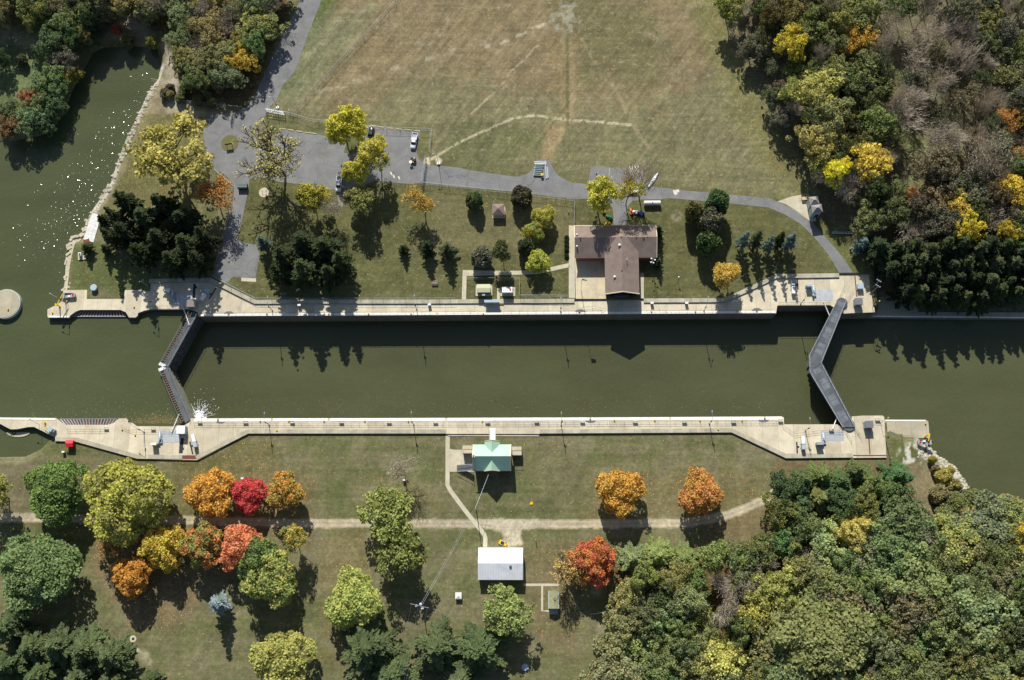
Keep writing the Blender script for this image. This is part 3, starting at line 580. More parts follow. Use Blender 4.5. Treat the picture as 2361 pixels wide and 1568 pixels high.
# trash racks in the approach walls
def rack(pts, label, n):
    p = PL(pts, -1.2); x0 = sum(q[0] for q in p) / 4; y0 = sum(q[1] for q in p) / 4; o = thing('culvert_rack', (x0, y0, -1.5), 0, label, 'culvert rack')
    q = [(a[0] - x0, a[1] - y0) for a in p]; MB().prism(q, -1.5, .1).build('rack_base', mat('rust_base', S(70,54,48), .9, .2), o)
    mb = MB(); mr = MB()
    for i in range(n):
        t = (i + .5) / n; a = (q[0][0] + (q[1][0]-q[0][0]) * t, q[0][1] + (q[1][1]-q[0][1]) * t); c_ = (q[3][0] + (q[2][0]-q[3][0]) * t, q[3][1] + (q[2][1]-q[3][1]) * t)
        (mb if i % 3 else mr).tube((a[0], a[1], .2), (c_[0], c_[1], .2), .17, n=4)
    mb.build('rack_bar', M_RUST, o); mr.build('beam', M_STEEL, o)
    fr = MB(); bar3(fr, q + q[:1], .3, .1); fr.build('frame', M_STEEL, o)
rack(TT(0,1,[(700,1297),(1140,1297),(1160,1352),(655,1352)]), 'rusty barred culvert rack in the north approach wall', 54)
rack(TT(0,2,[(552,728),(1080,728),(1040,784),(605,784)]), 'rusty barred culvert rack in the south approach wall', 54)
# ---------------------------------------------------------------- buildings
def gable(mb, x0, x1, y0, y1, ze, zr, axis, t=.18, ridge=None):
    """two roof slabs meeting at a ridge that runs along axis"""
    r = ridge if ridge is not None else ((y0 + y1) / 2 if axis == 'x' else (x0 + x1) / 2)
    if axis == 'x': sec = [(y0, ze), (r, zr), (y1, ze), (y1, ze - t), (r, zr - t), (y0, ze - t)]; mk = lambda u, s_: (s_, u[0], u[1]); e = (x0, x1)
    else: sec = [(x0, ze), (r, zr), (x1, ze), (x1, ze - t), (r, zr - t), (x0, ze - t)]; mk = lambda u, s_: (u[0], s_, u[1]); e = (y0, y1)
    vs = [mk(u, e[0]) for u in sec] + [mk(u, e[1]) for u in sec]; fs = [(i, (i + 1) % 6, 6 + (i + 1) % 6, 6 + i) for i in range(6)] + [(0, 5, 4, 1), (1, 4, 3, 2), (6, 7, 10, 11), (7, 8, 9, 10)]
    return mb.add(vs, fs)
def walls(mb, x0, x1, y0, y1, z1): return mb.box((x0+x1)/2, (y0+y1)/2, z1/2, x1-x0, y1-y0, z1)
def gwall(mb, x0, x1, y, ze, zr, d, rx=None):
    rx = (x0 + x1) / 2 if rx is None else rx
    vs = [(x0,y,0),(x1,y,0),(x1,y,ze),(rx,y,zr),(x0,y,ze)]; vs += [(a, y + d, c_) for a, _, c_ in vs]
    return mb.add(vs, [(0,1,2,3,4),(9,8,7,6,5)] + [(i,5+i,5+(i+1)%5,(i+1)%5) for i in range(5)])
def ribbed(name, col, step, axis, amt=.25, rough=.5, tint=0.06, spots=0.0):
    m = mat(name, col, rough, tint, .5, spots=spots); nt = m.node_tree; b = nt.nodes['Principled BSDF']
    if 'rib' in m: return m
    m['rib'] = 1; src = b.inputs['Base Color'].links[0].from_socket; g = nt.nodes.new('ShaderNodeNewGeometry'); s_ = nt.nodes.new('ShaderNodeSeparateXYZ'); nt.links.new(g.outputs['Position'], s_.inputs[0])
    fr = math_n(nt, 'FRACT', math_n(nt, 'DIVIDE', s_.outputs[axis], step), 0); k = ramp(nt, math_n(nt, 'LESS_THAN', fr, .18), 0, 1, 1, 1 - amt)
    v = nt.nodes.new('ShaderNodeVectorMath'); v.operation = 'SCALE'; nt.links.new(src, v.inputs[0]); nt.links.new(k, v.inputs['Scale']); nt.links.new(v.outputs[0], b.inputs['Base Color']); return m
M_BROOF = ribbed('brown_shingle', S(138,122,112), .35, 1, .12, .9, .14, .2); M_BRICK = mat('red_brick', S(150,92,64), .9, .15, 2); M_FASC = mat('cream_fascia', S(222,208,176), .7, .05)
# brown T shaped visitor building
t21 = tc(2, 1); E1, R1, E2, R2 = 4.3, 6.9, 5.0, 7.7
a = P(*t21(576,517), ZN+E1); c_ = P(*t21(1334,808), ZN+E1); x0, x1, y1, y0 = a[0], c_[0], a[1], c_[1]
w0 = P(*t21(860,1140), ZN+E2); w1 = P(*t21(1176,1140), ZN+E2); wx0, wx1, wy0 = w0[0], w1[0], w0[1]
ox, oy = (x0+x1)/2, y0; B = thing('visitor_building', (ox, oy, ZN), 0, 'T-shaped building with a brown shingle roof and cream fascia', 'building')
X0, X1, Y1 = x0-ox, x1-ox, y1-oy; W0, W1, WY = wx0-ox, wx1-ox, wy0-oy; ym = Y1*.56
mb = MB(); walls(mb, X0+.4, X1-.4, .5, Y1-.5, E1-.1); walls(mb, W0+.4, W1-.4, WY+.9, 1, E2-.1); gwall(mb, W0+.4, W1-.4, WY+.9, E2-.1, R2-.25, .3); mb.build('wall', M_BRICK, B)
for xx in (X0+.4, X1-.7): MB().add([(xx,.5,E1-.2),(xx,Y1-.5,E1-.2),(xx,ym,R1-.3),(xx+.3,.5,E1-.2),(xx+.3,Y1-.5,E1-.2),(xx+.3,ym,R1-.3)],[(0,1,2),(5,4,3),(0,3,4,1),(1,4,5,2),(2,5,3,0)]).build('gable_wall', M_BRICK, B)
r_ = gable(MB(), X0, X1, 0, Y1, E1, R1, 'x', ridge=ym).build('roof', M_BROOF, B); r2 = gable(MB(), W0, W1, WY, ym, E2, R2, 'y').build('roof', M_BROOF, B)
f_ = MB(); wm = (W0+W1)/2; hh = .28
for (xa, za, xb, zb) in ((W0-.1, E2, wm, R2), (wm, R2, W1+.1, E2)): f_.add([(xa,WY-.25,za-.5),(xb,WY-.25,zb-.5),(xb,WY-.25,zb+.05),(xa,WY-.25,za+.05),(xa,WY,za-.5),(xb,WY,zb-.5),(xb,WY,zb+.05),(xa,WY,za+.05)],[(0,1,2,3),(7,6,5,4),(0,4,5,1),(1,5,6,2),(2,6,7,3),(3,7,4,0)])
f_.build('fascia', M_FASC, B)
for xx in (X0-.05, X1+.05): MB().tube((xx,0,E1+.02),(xx,ym,R1+.02),.14,n=4).tube((xx,Y1,E1+.02),(xx,ym,R1+.02),.14,n=4).build('fascia', M_FASC, B)
MB().box((X0+X1)/2, Y1+.12, E1-.1, X1-X0+.3, .24, .28).build('gutter', M_FASC, B)
MB().box(wm, WY+.5, 1.6, 4.4, 1.2, 3.0).build('door_canopy', mat('navy_awning', S(52,58,76), .8, .1), B)
for px, py, h, r in ((598,598,.5,.3),(598,700,.5,.3),(988,704,.55,.45),(1056,838,1.2,.16),(945,988,.5,.4),(1010,942,.25,.2),(1124,712,.2,.1),(629,637,.2,.2),(1003,637,.2,.18),(1216,632,.2,.18),(932,1025,.2,.1)):
    q = P(*t21(px, py), ZN+6.4); q = P(*t21(px, py+ (4 if h > .4 else 0)), ZN+6.0); zz = 5.6
    x_, y_ = q[0]-ox, q[1]-oy
    zr_ = (E1 + (R1-E1) * (1 - abs(y_-ym)/(Y1-ym if y_ > ym else ym))) if y_ > 0 else -9
    zw_ = (E2 + (R2-E2) * (1 - abs(x_-wm)/((W1-W0)/2))) if W0 < x_ < W1 and y_ < ym else -9; zz = max(zr_, zw_)
    vt = MB().cyl(x_, y_, zz-.3, zz+h, r*.7, 12).dome(x_, y_, zz+h, r, r, r*.6, 12, 3).build('roof_vent', M_WHITE if h > .3 else M_DARK, B)
# green roofed control house
gx_ = lambda x, y: (1083.7 + x / 12.036, 991.5 + y / 12.036)
GE, GR = 5.0, 8.2; a = P(*gx_(92,402), ZS+GE); c_ = P(*gx_(1132,1135), ZS+GE); x0, y1, x1, y0 = a[0], a[1], c_[0], c_[1]; ox, oy = (x0+x1)/2, (y0+y1)/2
G = thing('control_house', (ox, oy, ZS), 0, 'lock house with a green metal roof and crossing gables', 'building'); X, Y = (x1-x0)/2, (y1-y0)/2
yn = P(*gx_(600,262), ZS+GR)[1]-oy; gw = 2.35
mb = MB(); walls(mb, -X+.4, X-.4, -Y+.4, Y-.4, GE-.1); walls(mb, -gw+.3, gw-.3, Y-1, yn-.6, GE-.1); gwall(mb, -gw+.3, gw-.3, yn-.9, GE-.1, 7.0, .3); gwall(mb, -gw+.3, gw-.3, -Y+.35, GE-.1, 7.0, .3); mb.build('wall', mat('maroon_brick', S(120,76,84), .9, .12, 2), G)
for xx in (-X+.4, X-.7): MB().add([(xx,-Y+.4,GE-.2),(xx,Y-.4,GE-.2),(xx,0,GR-.4),(xx+.3,-Y+.4,GE-.2),(xx+.3,Y-.4,GE-.2),(xx+.3,0,GR-.4)],[(0,1,2),(5,4,3),(0,3,4,1),(1,4,5,2),(2,5,3,0)]).build('gable_wall', M_FASC, G)
M_GROOF = ribbed('green_metal_roof', S(178,212,188), .5, 2, .14, .45, .06, .12)
gable(MB(), -X, X, -Y, Y, GE, GR, 'x').build('roof', M_GROOF, G)
gable(MB(), -gw, gw, 0.3, yn, GE+.0, 7.3, 'y').build('roof', M_GROOF, G); gable(MB(), -gw, gw, -Y-.05, -0.3, GE, 7.3, 'y').build('roof', M_GROOF, G)
for sx_ in (-1, 1): MB().tube((sx_*X, -Y, GE+.02), (sx_*X, 0, GR+.02), .17, n=4).tube((sx_*X, Y, GE+.02), (sx_*X, 0, GR+.02), .17, n=4).build('fascia', M_FASC, G)
for yy in (yn, -Y-.05): MB().tube((gw, yy, GE+.02), (0, yy, 7.32), .14, n=4).tube((-gw, yy, GE+.02), (0, yy, 7.32), .14, n=4).build('fascia', M_FASC, G)
q = P(*gx_(100,725), ZS+8); ch = MB().box(q[0]-ox, q[1]-oy, 4.2, .9, .75, 8.4).build('chimney', mat('cream_stone', S(220,208,190), .8, .06), G); MB().cyl(q[0]-ox, q[1]-oy, 8.4, 8.55, .2, 12).build('flue', M_BLACK, ch)
MB().box(0, yn+2.2, 2.9, 2.0, 4.4, .12).build('footbridge', M_WHITE, G)
MB().box(-.9, yn+2.2, 3.4, .08, 4.4, .9).box(.9, yn+2.2, 3.4, .08, 4.4, .9).build('railing', M_WHITE, G)
MB().box(0, yn+3.6, 1.4, .5, .5, 2.8).build('support', M_STEEL, G)
for lx, ly, w_, d_, h_ in ((-X-1.9, 2.9, 3.0, 2.4, 2.6), (X+1.7, 2.4, 3.0, 2.6, 2.6)):
    ld = MB().box(lx, ly, h_/2, w_, d_, h_).build('landing', M_PATH, G); rb = MB(); bar3(rb, [(lx-w_/2, ly-d_/2), (lx-w_/2, ly+d_/2), (lx+w_/2, ly+d_/2)], h_+1, .05); bar3(rb, [(lx-w_/2, ly-d_/2), (lx+w_/2, ly-d_/2)], h_+1, .05); rb.build('railing', M_STEEL, ld); MB().box(lx + (-.2 if lx < 0 else .2), ly, h_+.01, .12, d_-.2, .03).build('yellow_edge', M_YEL, ld)
st = MB()
for i in range(10): st.box(-X-.6-i*.5, -2.6, 2.5-i*.26, .5, 1.7, .14)
s_ = st.build('stair', M_GRATE, G); rb = MB(); 
for yy in (-1.7, -3.6): rb.tube((-X-.3, yy, 3.6), (-X-5.3, yy, 1.2), .06, n=4); rb.tube((-X-.3, yy, 2.6), (-X-5.3, yy, .2), .08, n=4)
rb.build('railing', M_STEEL, s_)
# white metal shed
t13, t23 = tc(1, 3), tc(2, 3); WE, WR = 3.4, 4.6; a = P(*t13(2050,345), ZS+WE); c_ = P(*t23(102,645), ZS+WE); x0, y1, x1, y0 = a[0], a[1], c_[0], c_[1]; ox, oy = (x0+x1)/2, (y0+y1)/2; X, Y = (x1-x0)/2, (y1-y0)/2
W = thing('metal_shed', (ox, oy, ZS), 0, 'large white ribbed metal shed beside the dirt road', 'shed'); mb = MB(); walls(mb, -X+.15, X-.15, -Y+.15, Y-.15, WE-.05)
for xx in (-X+.15, X-.35): mb.add([(xx,-Y+.15,WE-.1),(xx,Y-.15,WE-.1),(xx,0,WR-.15),(xx+.2,-Y+.15,WE-.1),(xx+.2,Y-.15,WE-.1),(xx+.2,0,WR-.15)],[(0,1,2),(5,4,3),(0,3,4,1),(1,4,5,2),(2,5,3,0)])
mb.build('wall', M_WHITE, W); gable(MB(), -X, X, -Y, Y, WE, WR, 'x', .08).build('roof', ribbed('white_ribbed_roof', S(222,226,230), .48, 0, .3, .5, .08, .25), W)
q = P(*t13(2345,512), ZS+WR); MB().cyl(q[0]-ox, q[1]-oy, WR-.7, WR+.15, .25, 12).dome(q[0]-ox, q[1]-oy, WR+.15, .42, .42, .3, 12, 3).build('roof_vent', M_GREY, W)
sn = MB()
for i in range(60):
    x_ = -X*.75 + random.random()*X*1.5; sn.box(x_, random.gauss(.0,.5)+.1, WR+.0-abs(0)*.1, .12, random.uniform(.3,.9), .02)
MB().box(X-2, Y+.02, 1.4, 3.2, .06, 2.6).build('roller_door', M_GREY, W)
# mossy little shed
a = P(*t23(331,745), ZS+2.6); c_ = P(*t23(436,910), ZS+2.4); x0, y1, x1, y0 = a[0], a[1], c_[0], c_[1]; ox, oy = (x0+x1)/2, (y0+y1)/2; X, Y = (x1-x0)/2, (y1-y0)/2
W = thing('small_shed', (ox, oy, ZS), 0, 'small shed with a mossy grey green shingle roof beside the bare tree', 'shed'); MB().box(0, 0, 1.25, 2*X-.3, 2*Y-.3, 2.5).build('wall', M_BLUEG, W)
gable(MB(), -X, X, -Y, Y, 2.4, 3.0, 'y', .1).build('roof', mat('mossy_shingle', S(158,160,124), .95, .22, 1.4), W); MB().box(0, -Y-.8, .25, 2*X-.8, 1.6, .5).build('step', M_GREY, W); MB().box(-.2, -Y+.12, 1.1, 1.0, .08, 2.0).build('door', M_WHITE, W)
# pavilion
t11 = tc(1, 1); q = PG(*t11(2234,362), 2.6); W = thing('pavilion', q, 0, 'square picnic pavilion with a brown pyramid roof', 'pavilion')
MB().add([(-2,-1.9,2.5),(2,-1.9,2.5),(2,1.9,2.5),(-2,1.9,2.5),(0,0,3.6),(-2,-1.9,2.35),(2,-1.9,2.35),(2,1.9,2.35),(-2,1.9,2.35)],[(0,1,4),(1,2,4),(2,3,4),(3,0,4),(0,5,6,1),(1,6,7,2),(2,7,8,3),(3,8,5,0),(8,7,6,5)]).build('roof', M_BROOF, W)
MB().box(.1, -.2, .06, 4.2, 3.9, .12).build('floor_slab', M_PATH, W); 
for sx_ in (-1.7, 1.7):
    for sy_ in (-1.6, 1.6): MB().box(sx_, sy_, 1.2, .16, .16, 2.36).build('post', M_RUSTR, W)
# generator houses and equipment
q = PG(*gx_(0,0)); z1 = lambda x, y: (1060.6 + x / 14.62, 622.5 + y / 14.62)
a = P(*z1(565,480), ZN+2.6); c_ = P(*z1(1022,752), ZN+2.6); ox, oy = (a[0]+c_[0])/2, (a[1]+c_[1])/2; X, Y = (c_[0]-a[0])/2, (a[1]-c_[1])/2
W = thing('generator_house', (ox, oy, ZN), 0, 'olive roofed generator house in the fenced plot', 'generator house'); MB().box(0, 0, 1.3, 2*X-.3, 2*Y-.2, 2.6).build('wall', mat('dark_green_wall', S(86,92,82), .7, .08), W)
gable(MB(), -X, X, -Y, Y, 2.6, 2.85, 'x', .08).build('roof', mat('olive_roof', S(196,198,160), .6, .05), W); MB().box(0, 0, .08, 2*X+1, 2*Y+1, .16).build('base_slab', M_PATH, W); MB().box(0, -Y-.5, 1.9, .9, .8, .5).build('air_duct', M_BLUEG, W)
a = P(*z1(1425,580), ZN+2.3); c_ = P(*z1(1762,752), ZN+2.3); ox, oy = (a[0]+c_[0])/2, (a[1]+c_[1])/2; X, Y = (c_[0]-a[0])/2, (a[1]-c_[1])/2
W = thing('transformer_cabinet', (ox, oy, ZN), 0, 'white topped cabinet with a rust stain in the fenced plot', 'cabinet'); MB().box(0, 0, 1.15, 2*X, 2*Y, 2.3).build('body', M_GREY, W); MB().box(0, 0, 2.33, 2*X+.1, 2*Y+.1, .06).build('lid', M_WHITE, W); MB().dome(X*.62, 0, 2.35, .32, .55, .03, 12, 2).build('rust_stain', mat('rust_stain', S(170,70,40), .8, .2), W); MB().box(.1, 0, .07, 2*X+1.6, 2*Y+1.2, .14).build('base_slab', M_PATH, W)
a = P(*z1(820,1012), 2.3); c_ = P(*z1(1338,1090), 2.3); ox, oy = (a[0]+c_[0])/2, (a[1]+c_[1])/2
W = thing('canopy', (ox, oy, 0), 0, 'long pale flat canopy on the north lock wall by the generator house', 'canopy'); MB().box(0, 0, 2.3, c_[0]-a[0], .8, .12).build('roof', M_BLUEG, W); MB().box(0, -.1, 1.1, c_[0]-a[0]-.4, .4, 2.2).build('panel', M_GREY, W)
tri_sheet('path', PL([z1(1250,610), z1(1440,610), z1(1440,730), z1(1345,730), z1(1345,990), z1(1250,990)], ZN), ZN+.036, M_PATH, 'short concrete path to the white topped cabinet')
q = PG(*z1(1410,1165)); W = thing('step_block', (q[0], q[1]-.2, 0), 0, 'yellow striped step on the north lock wall', 'step'); MB().box(0, 0, .2, 1.3, .55, .4).build('tread', M_DARK, W); MB().box(0, .18, .41, 1.3, .12, .03).box(0, -.15, .41, 1.3, .12, .03).build('stripe', M_YEL, W)
# gate machinery on the four deck corners
zz1 = lambda x, y: ((560 + x / 6.938) / 1.7348, (1080 + y / 6.938) / 1.7348); zz3 = lambda x, y: ((3080 + x / 4.915) / 1.7348, (1100 + y / 4.915) / 1.7348)
zz4 = lambda x, y: ((560 + x / 6.938) / 1.7348, (1660 + y / 6.938) / 1.7348); zz5 = lambda x, y: ((3080 + x / 3.472) / 1.7348, (1640 + y / 3.472) / 1.7348)
def boxpx(fn, x0, y0, x1, y1, h, z=0.0):
    a = P(*fn(x0, y0), z + h); c_ = P(*fn(x1, y1), z + h); return ((a[0]+c_[0])/2, (a[1]+c_[1])/2, abs(c_[0]-a[0]), abs(a[1]-c_[1]))
def plate(fn, x0, y0, x1, y1, label):
    x, y, w_, d_ = boxpx(fn, x0, y0, x1, y1, 0); o = thing('steel_plate', (x, y, 0), 0, label, 'steel plate', 'steel cover plates'); pn = MB(); n = 4
    for i in range(n):
        for j in range(2): pn.box(-w_/2 + w_*(i+.5)/n, -d_/2 + d_*(j+.5)/2, .015 + .004*((i+j) % 2), w_/n-.03, d_/2-.03, .03)
    pn.build('plate', M_PLATE, o)
plate(zz1, 985,670,1450,990, 'pale steel cover plates near the north hinge of the west gate'); plate(zz4, 510,430,1125,765, 'pale steel cover plates near the south hinge of the west gate'); plate(zz3, 890,285,1245,500, 'pale steel cover plates near the north hinge of the east gate'); plate(zz5, 700,290,1030,430, 'pale steel cover plates near the south hinge of the east gate')
def cabinet(name, fn, x0, y0, x1, y1, h, label, m, top=None, cat='cabinet', legs=False, door=True):
    x, y, w_, d_ = boxpx(fn, x0, y0, x1, y1, h); o = thing(name, (x, y, 0), 0, label, cat)
    MB().box(0, 0, h/2+.05, w_-.1, d_-.1, h-.1).build('body', m, o); MB().box(0, 0, h-.03, w_, d_, .07).build('lid', top or m, o); MB().box(0, 0, .05, w_+.1, d_+.1, .1).build('plinth', M_WALK, o)
    if door: MB().box(0, -d_/2+.03, h*.52, w_*.4, .05, h*.75).build('door', top or m, o)
    return o
cabinet('control_cabinet', zz1, 668,515,825,572, 2.3, 'slim grey control cabinet by the north machinery of the west gate', M_GREY, M_WHITE)
cabinet('control_cabinet', zz4, 290,772,450,832, 2.3, 'slim grey control cabinet by the south machinery of the west gate', M_GREY, M_WHITE)
cabinet('control_cabinet', zz3, 718,178,838,222, 2.3, 'slim grey control cabinet by the north machinery of the east gate', M_GREY, M_BLUEG)
cabinet('control_cabinet', zz5, 650,442,745,482, 2.3, 'slim grey control cabinet by the south machinery of the east gate', M_GREY, M_GREY)
cabinet('gate_booth', zz1, 1302,825,1510,1020, 2.5, 'brown roofed gate booth at the north end of the west gate', M_GREY, mat('booth_roof', S(142,132,124), .8, .1), 'booth')
cabinet('gate_booth', zz4, 1020,293,1238,518, 2.5, 'white roofed gate booth at the south end of the west gate', M_GREY, M_WHITE, 'booth')
cabinet('gate_booth', zz3, 1668,452,1828,580, 2.5, 'dark roofed gate booth at the north end of the east gate', M_GREY, mat('booth_roof_dark', S(118,120,124), .8, .1), 'booth')
cabinet('gate_booth', zz5, 1320,152,1440,245, 2.5, 'dark roofed gate booth at the south end of the east gate', M_GREY, mat('booth_roof_dark', S(118,120,124), .8, .1), 'booth')
cabinet('power_unit', zz3, 1718,165,1845,265, 1.6, 'pale blue power unit on the north deck east of the gate', M_BLUEG, M_BLUEG)
def machinery(fn, x, y, rz, label):
    q = P(*fn(x, y), .6); o = thing('gate_machinery', (q[0], q[1], 0), rz, label, 'machinery', 'hydraulic gate machinery units')
    MB().box(0, 0, .35, .9, 3.2, .5).build('bed_frame', M_BLUEG, o); MB().cyl(0, -.3, .6, 1.3, .32, 14).build('motor', M_GREY, o); MB().tube((0, .2, .9), (0, 2.0, .9), .2, n=12).build('hydraulic_cylinder', M_WHITE, o)
    MB().box(-.5, -1.2, .8, .6, .6, .9).build('pump_box', M_BLUEG, o); MB().tube((.5, -1.4, .6), (.5, .8, 1.1), .06, n=6).build('pipe', M_STEEL, o)
machinery(zz1, 915,720, .15, 'hydraulic gate machinery beside the north cabinet of the west gate'); machinery(zz4, 560,640, .1, 'hydraulic gate machinery beside the south cabinet of the west gate')
machinery(zz3, 862,320, .15, 'hydraulic gate machinery beside the north cabinet of the east gate'); machinery(zz5, 745,400, .1, 'hydraulic gate machinery beside the south cabinet of the east gate')
def floodset(fn, bx, by, px, py, rz, label):
    """a wide signal board: a box raised on a post with a sloping white deck"""
    q = P(*fn(bx, by), 1.8); o = thing('hoist_unit', (q[0], q[1], 0), rz, label, 'hoist unit', 'valve hoist units')
    MB().box(0, 0, .9, 1.1, 1.5, 1.8).build('housing', M_BLUEG, o); MB().box(0, -2.2, .9, 1.0, 2.4, 1.3).build('winch_box', M_WHITE, o); MB().tube((-.9, -.9, .9), (.9, -.9, .9), .1, n=8).build('shaft', M_DARK, o)
    MB().box(1.7, .3, .012, .45, 4.2, .02).box(1.3, -.2, .014, .6, .6, .02).build('dark_floor_strip', M_DARK, o)
floodset(zz1, 1835,560, 0,0, -.5, 'pale valve hoist unit on the north deck inside the west gate'); floodset(zz4, 1515,820, 0,0, math.pi+.3, 'pale valve hoist unit on the south deck inside the west gate')
floodset(zz3, 460,150, 0,0, 0, 'shaded valve hoist unit on the north deck inside the east gate'); floodset(zz5, 470,510, 0,0, math.pi, 'white valve hoist unit on the south deck inside the east gate')
for fn, x0, y0, x1, y1, lb in ((zz1,1480,385,1520,780,'north-west'),(zz4,1110,640,1185,1065,'south-west'),):
    x, y, w_, d_ = boxpx(fn, x0, y0, x1, y1, 0); o = tag(MB().box(x, y, .012, w_, d_, .02).box(x+.5, y+(1.2 if y>80 else -1.0), .013, .8, .8, .02).build('dark_floor_strip', M_DARK), 'strip of shade painted dark on the ' + lb + ' deck beside the gate booth', 'painted shade')  # shadow on the deck laid down as thin dark boxes
# yellow kerb line and rust channel east deck
for fn, pts, m, lb in ((zz3, [(1840,430),(1840,745)], M_YEL, 'yellow pipe rail on the north deck beside the east booth'),):
    q = PL([fn(*p_) for p_ in pts], .5); o = thing('pipe_rail', (q[0][0], q[0][1], 0), 0, lb, 'rail'); mb = MB().tube((0, 0, .5), (q[1][0]-q[0][0], q[1][1]-q[0][1], .5), .09); mb.build('rail_tube', m, o); mb = MB()
    for t in (0, .5, 1): MB().tube(((q[1][0]-q[0][0])*t, (q[1][1]-q[0][1])*t, 0), ((q[1][0]-q[0][0])*t, (q[1][1]-q[0][1])*t, .5), .06).build('post', m, o)
for par, fn, pts in ((nw, zz3, [(1668,20),(1705,430)]), (sw_, zz5, [(1372,385),(1388,615)]), (sw_, zz5, [(1152,632),(1612,632)]), (sw_, zz4, [(1180,1172),(1565,1172)])):
    strip(par, 'rust_channel', M_RUSTR, [fn(*p_) for p_ in pts], .35 if fn is not zz4 else 1.2, 0.003, .03)
# ---------------------------------------------------------------- trees
def leaf_mat():
    m = bpy.data.materials.new('foliage'); m.use_nodes = True; nt = m.node_tree; nt.nodes.clear()
    out = nt.nodes.new('ShaderNodeOutputMaterial'); oi = nt.nodes.new('ShaderNodeObjectInfo'); t = node(nt, 'ShaderNodeVertexColor', layer_name='tint')
    al = node(nt, 'ShaderNodeAttribute', attribute_type='OBJECT', attribute_name='alt'); s_ = nt.nodes.new('ShaderNodeSeparateColor'); nt.links.new(t.outputs[0], s_.inputs[0])
    c = mixc(nt, s_.outputs[1], oi.outputs['Color'], al.outputs['Color'])
    f = math_n(nt, 'MULTIPLY', math_n(nt, 'MULTIPLY', s_.outputs[0], 2.0), ramp(nt, oi.outputs['Random'], 0, 1, .88, 1.12))
    hs = nt.nodes.new('ShaderNodeHueSaturation'); hs.inputs['Saturation'].default_value = 1.0; nt.links.new(c, hs.inputs['Color']); c = hs.outputs[0]
    v = nt.nodes.new('ShaderNodeVectorMath'); v.operation = 'SCALE'; nt.links.new(c, v.inputs[0]); nt.links.new(f, v.inputs['Scale'])
    d = nt.nodes.new('ShaderNodeBsdfDiffuse'); tr = nt.nodes.new('ShaderNodeBsdfTranslucent'); mx = nt.nodes.new('ShaderNodeMixShader'); mx.inputs[0].default_value = 0.3
    nt.links.new(v.outputs[0], d.inputs[0]); nt.links.new(v.outputs[0], tr.inputs[0]); nt.links.new(d.outputs[0], mx.inputs[1]); nt.links.new(tr.outputs[0], mx.inputs[2]); nt.links.new(mx.outputs[0], out.inputs[0]); return m
M_LEAF = leaf_mat()
def bark_mat(name, col): 
    m = mat(name, col, .95, .2, 2.0); return m
M_BARK = bark_mat('bark', S(92,80,68)); M_BARKG = bark_mat('pale_bark', S(196,184,164))
def npmesh(name, verts, k, m, tint=None):
    me = bpy.data.meshes.new(name); n = len(verts); me.vertices.add(n); me.vertices.foreach_set('co', verts.astype(np.float32).ravel()); nf = n // k
    me.loops.add(n); me.loops.foreach_set('vertex_index', np.arange(n, dtype=np.int32)); me.polygons.add(nf)
    me.polygons.foreach_set('loop_start', (np.arange(nf) * k).astype(np.int32)); me.polygons.foreach_set('loop_total', np.full(nf, k, np.int32)); me.update(calc_edges=True)
    if tint is not None:
        a = me.color_attributes.new('tint', 'FLOAT_COLOR', 'POINT'); c = np.ones((n, 4)); c[:, :2] = np.repeat(tint, k, 0); a.data.foreach_set('color', c.ravel())
    me.materials.append(m); return me
def quads(c, s, rng, up=0.35, elong=1.0, dirs=None):
    n = len(c); nrm = rng.normal(size=(n, 3)); nrm[:, 2] = np.abs(nrm[:, 2]) + up; nrm /= np.linalg.norm(nrm, axis=1)[:, None]
    u = np.cross(nrm, rng.normal(size=(n, 3))) if dirs is None else dirs; u /= np.linalg.norm(u, axis=1)[:, None] + 1e-9
    w = np.cross(nrm, u); w /= np.linalg.norm(w, axis=1)[:, None] + 1e-9
    s = (s * rng.uniform(.65, 1.35, n))[:, None]; a, b = u * s * elong * .5, w * s * .5
    return np.stack([c - a - b * .7, c + a * .9 - b, c + a + b * .6, c - a * .8 + b], 1).reshape(-1, 3)
def sph(rng, n):
    v = rng.normal(size=(n, 3)); return v / np.linalg.norm(v, axis=1)[:, None]
def dense(seed, nl, lr, per, ls, zc=1.15, zr=.85, cut=-0.55, name='crown', fl=.2):
    rng = np.random.default_rng(seed); d = []
    while len(d) < nl:
        v = sph(rng, 1)[0]
        if v[2] < cut: continue
        if all(np.linalg.norm(v - e) > 1.5 / math.sqrt(nl) for e in d) or rng.random() < .08: d.append(v)
    d = np.array(d); pole = rng.uniform(.82, 1.0, nl); low = np.array([1 + fl * math.sin(3 * math.atan2(v[1], v[0]) + seed) * .5 + fl * rng.normal() * .3 for v in d])
    C_ = d * (1 - lr * .8) * (pole * low)[:, None]; cs = []; ts = []
    for i in range(nl):
        r = lr * rng.uniform(.75, 1.3); v = sph(rng, per); v += d[i] * .75; v /= np.linalg.norm(v, axis=1)[:, None]
        cs.append(C_[i] + v * r * rng.uniform(.7, 1.05, per)[:, None]); b = rng.uniform(.42, .56); g_ = np.clip(rng.beta(.6, .8), 0, 1)
        ts.append(np.stack([np.clip(b + rng.normal(0, .05, per), .2, .8), np.clip(g_ + rng.normal(0, .15, per), 0, 1)], 1))
    n = nl * per // 5; v = sph(rng, n) * (rng.uniform(0, 1, n) ** .5 * .72)[:, None]; v = v[v[:, 2] > cut]; cs.append(v); ts.append(np.tile([.42, .4], (len(v), 1)))
    c = np.concatenate(cs); c[:, 2] = c[:, 2] * zr + zc; return npmesh(name, quads(c, ls, rng), 4, M_LEAF, np.concatenate(ts))
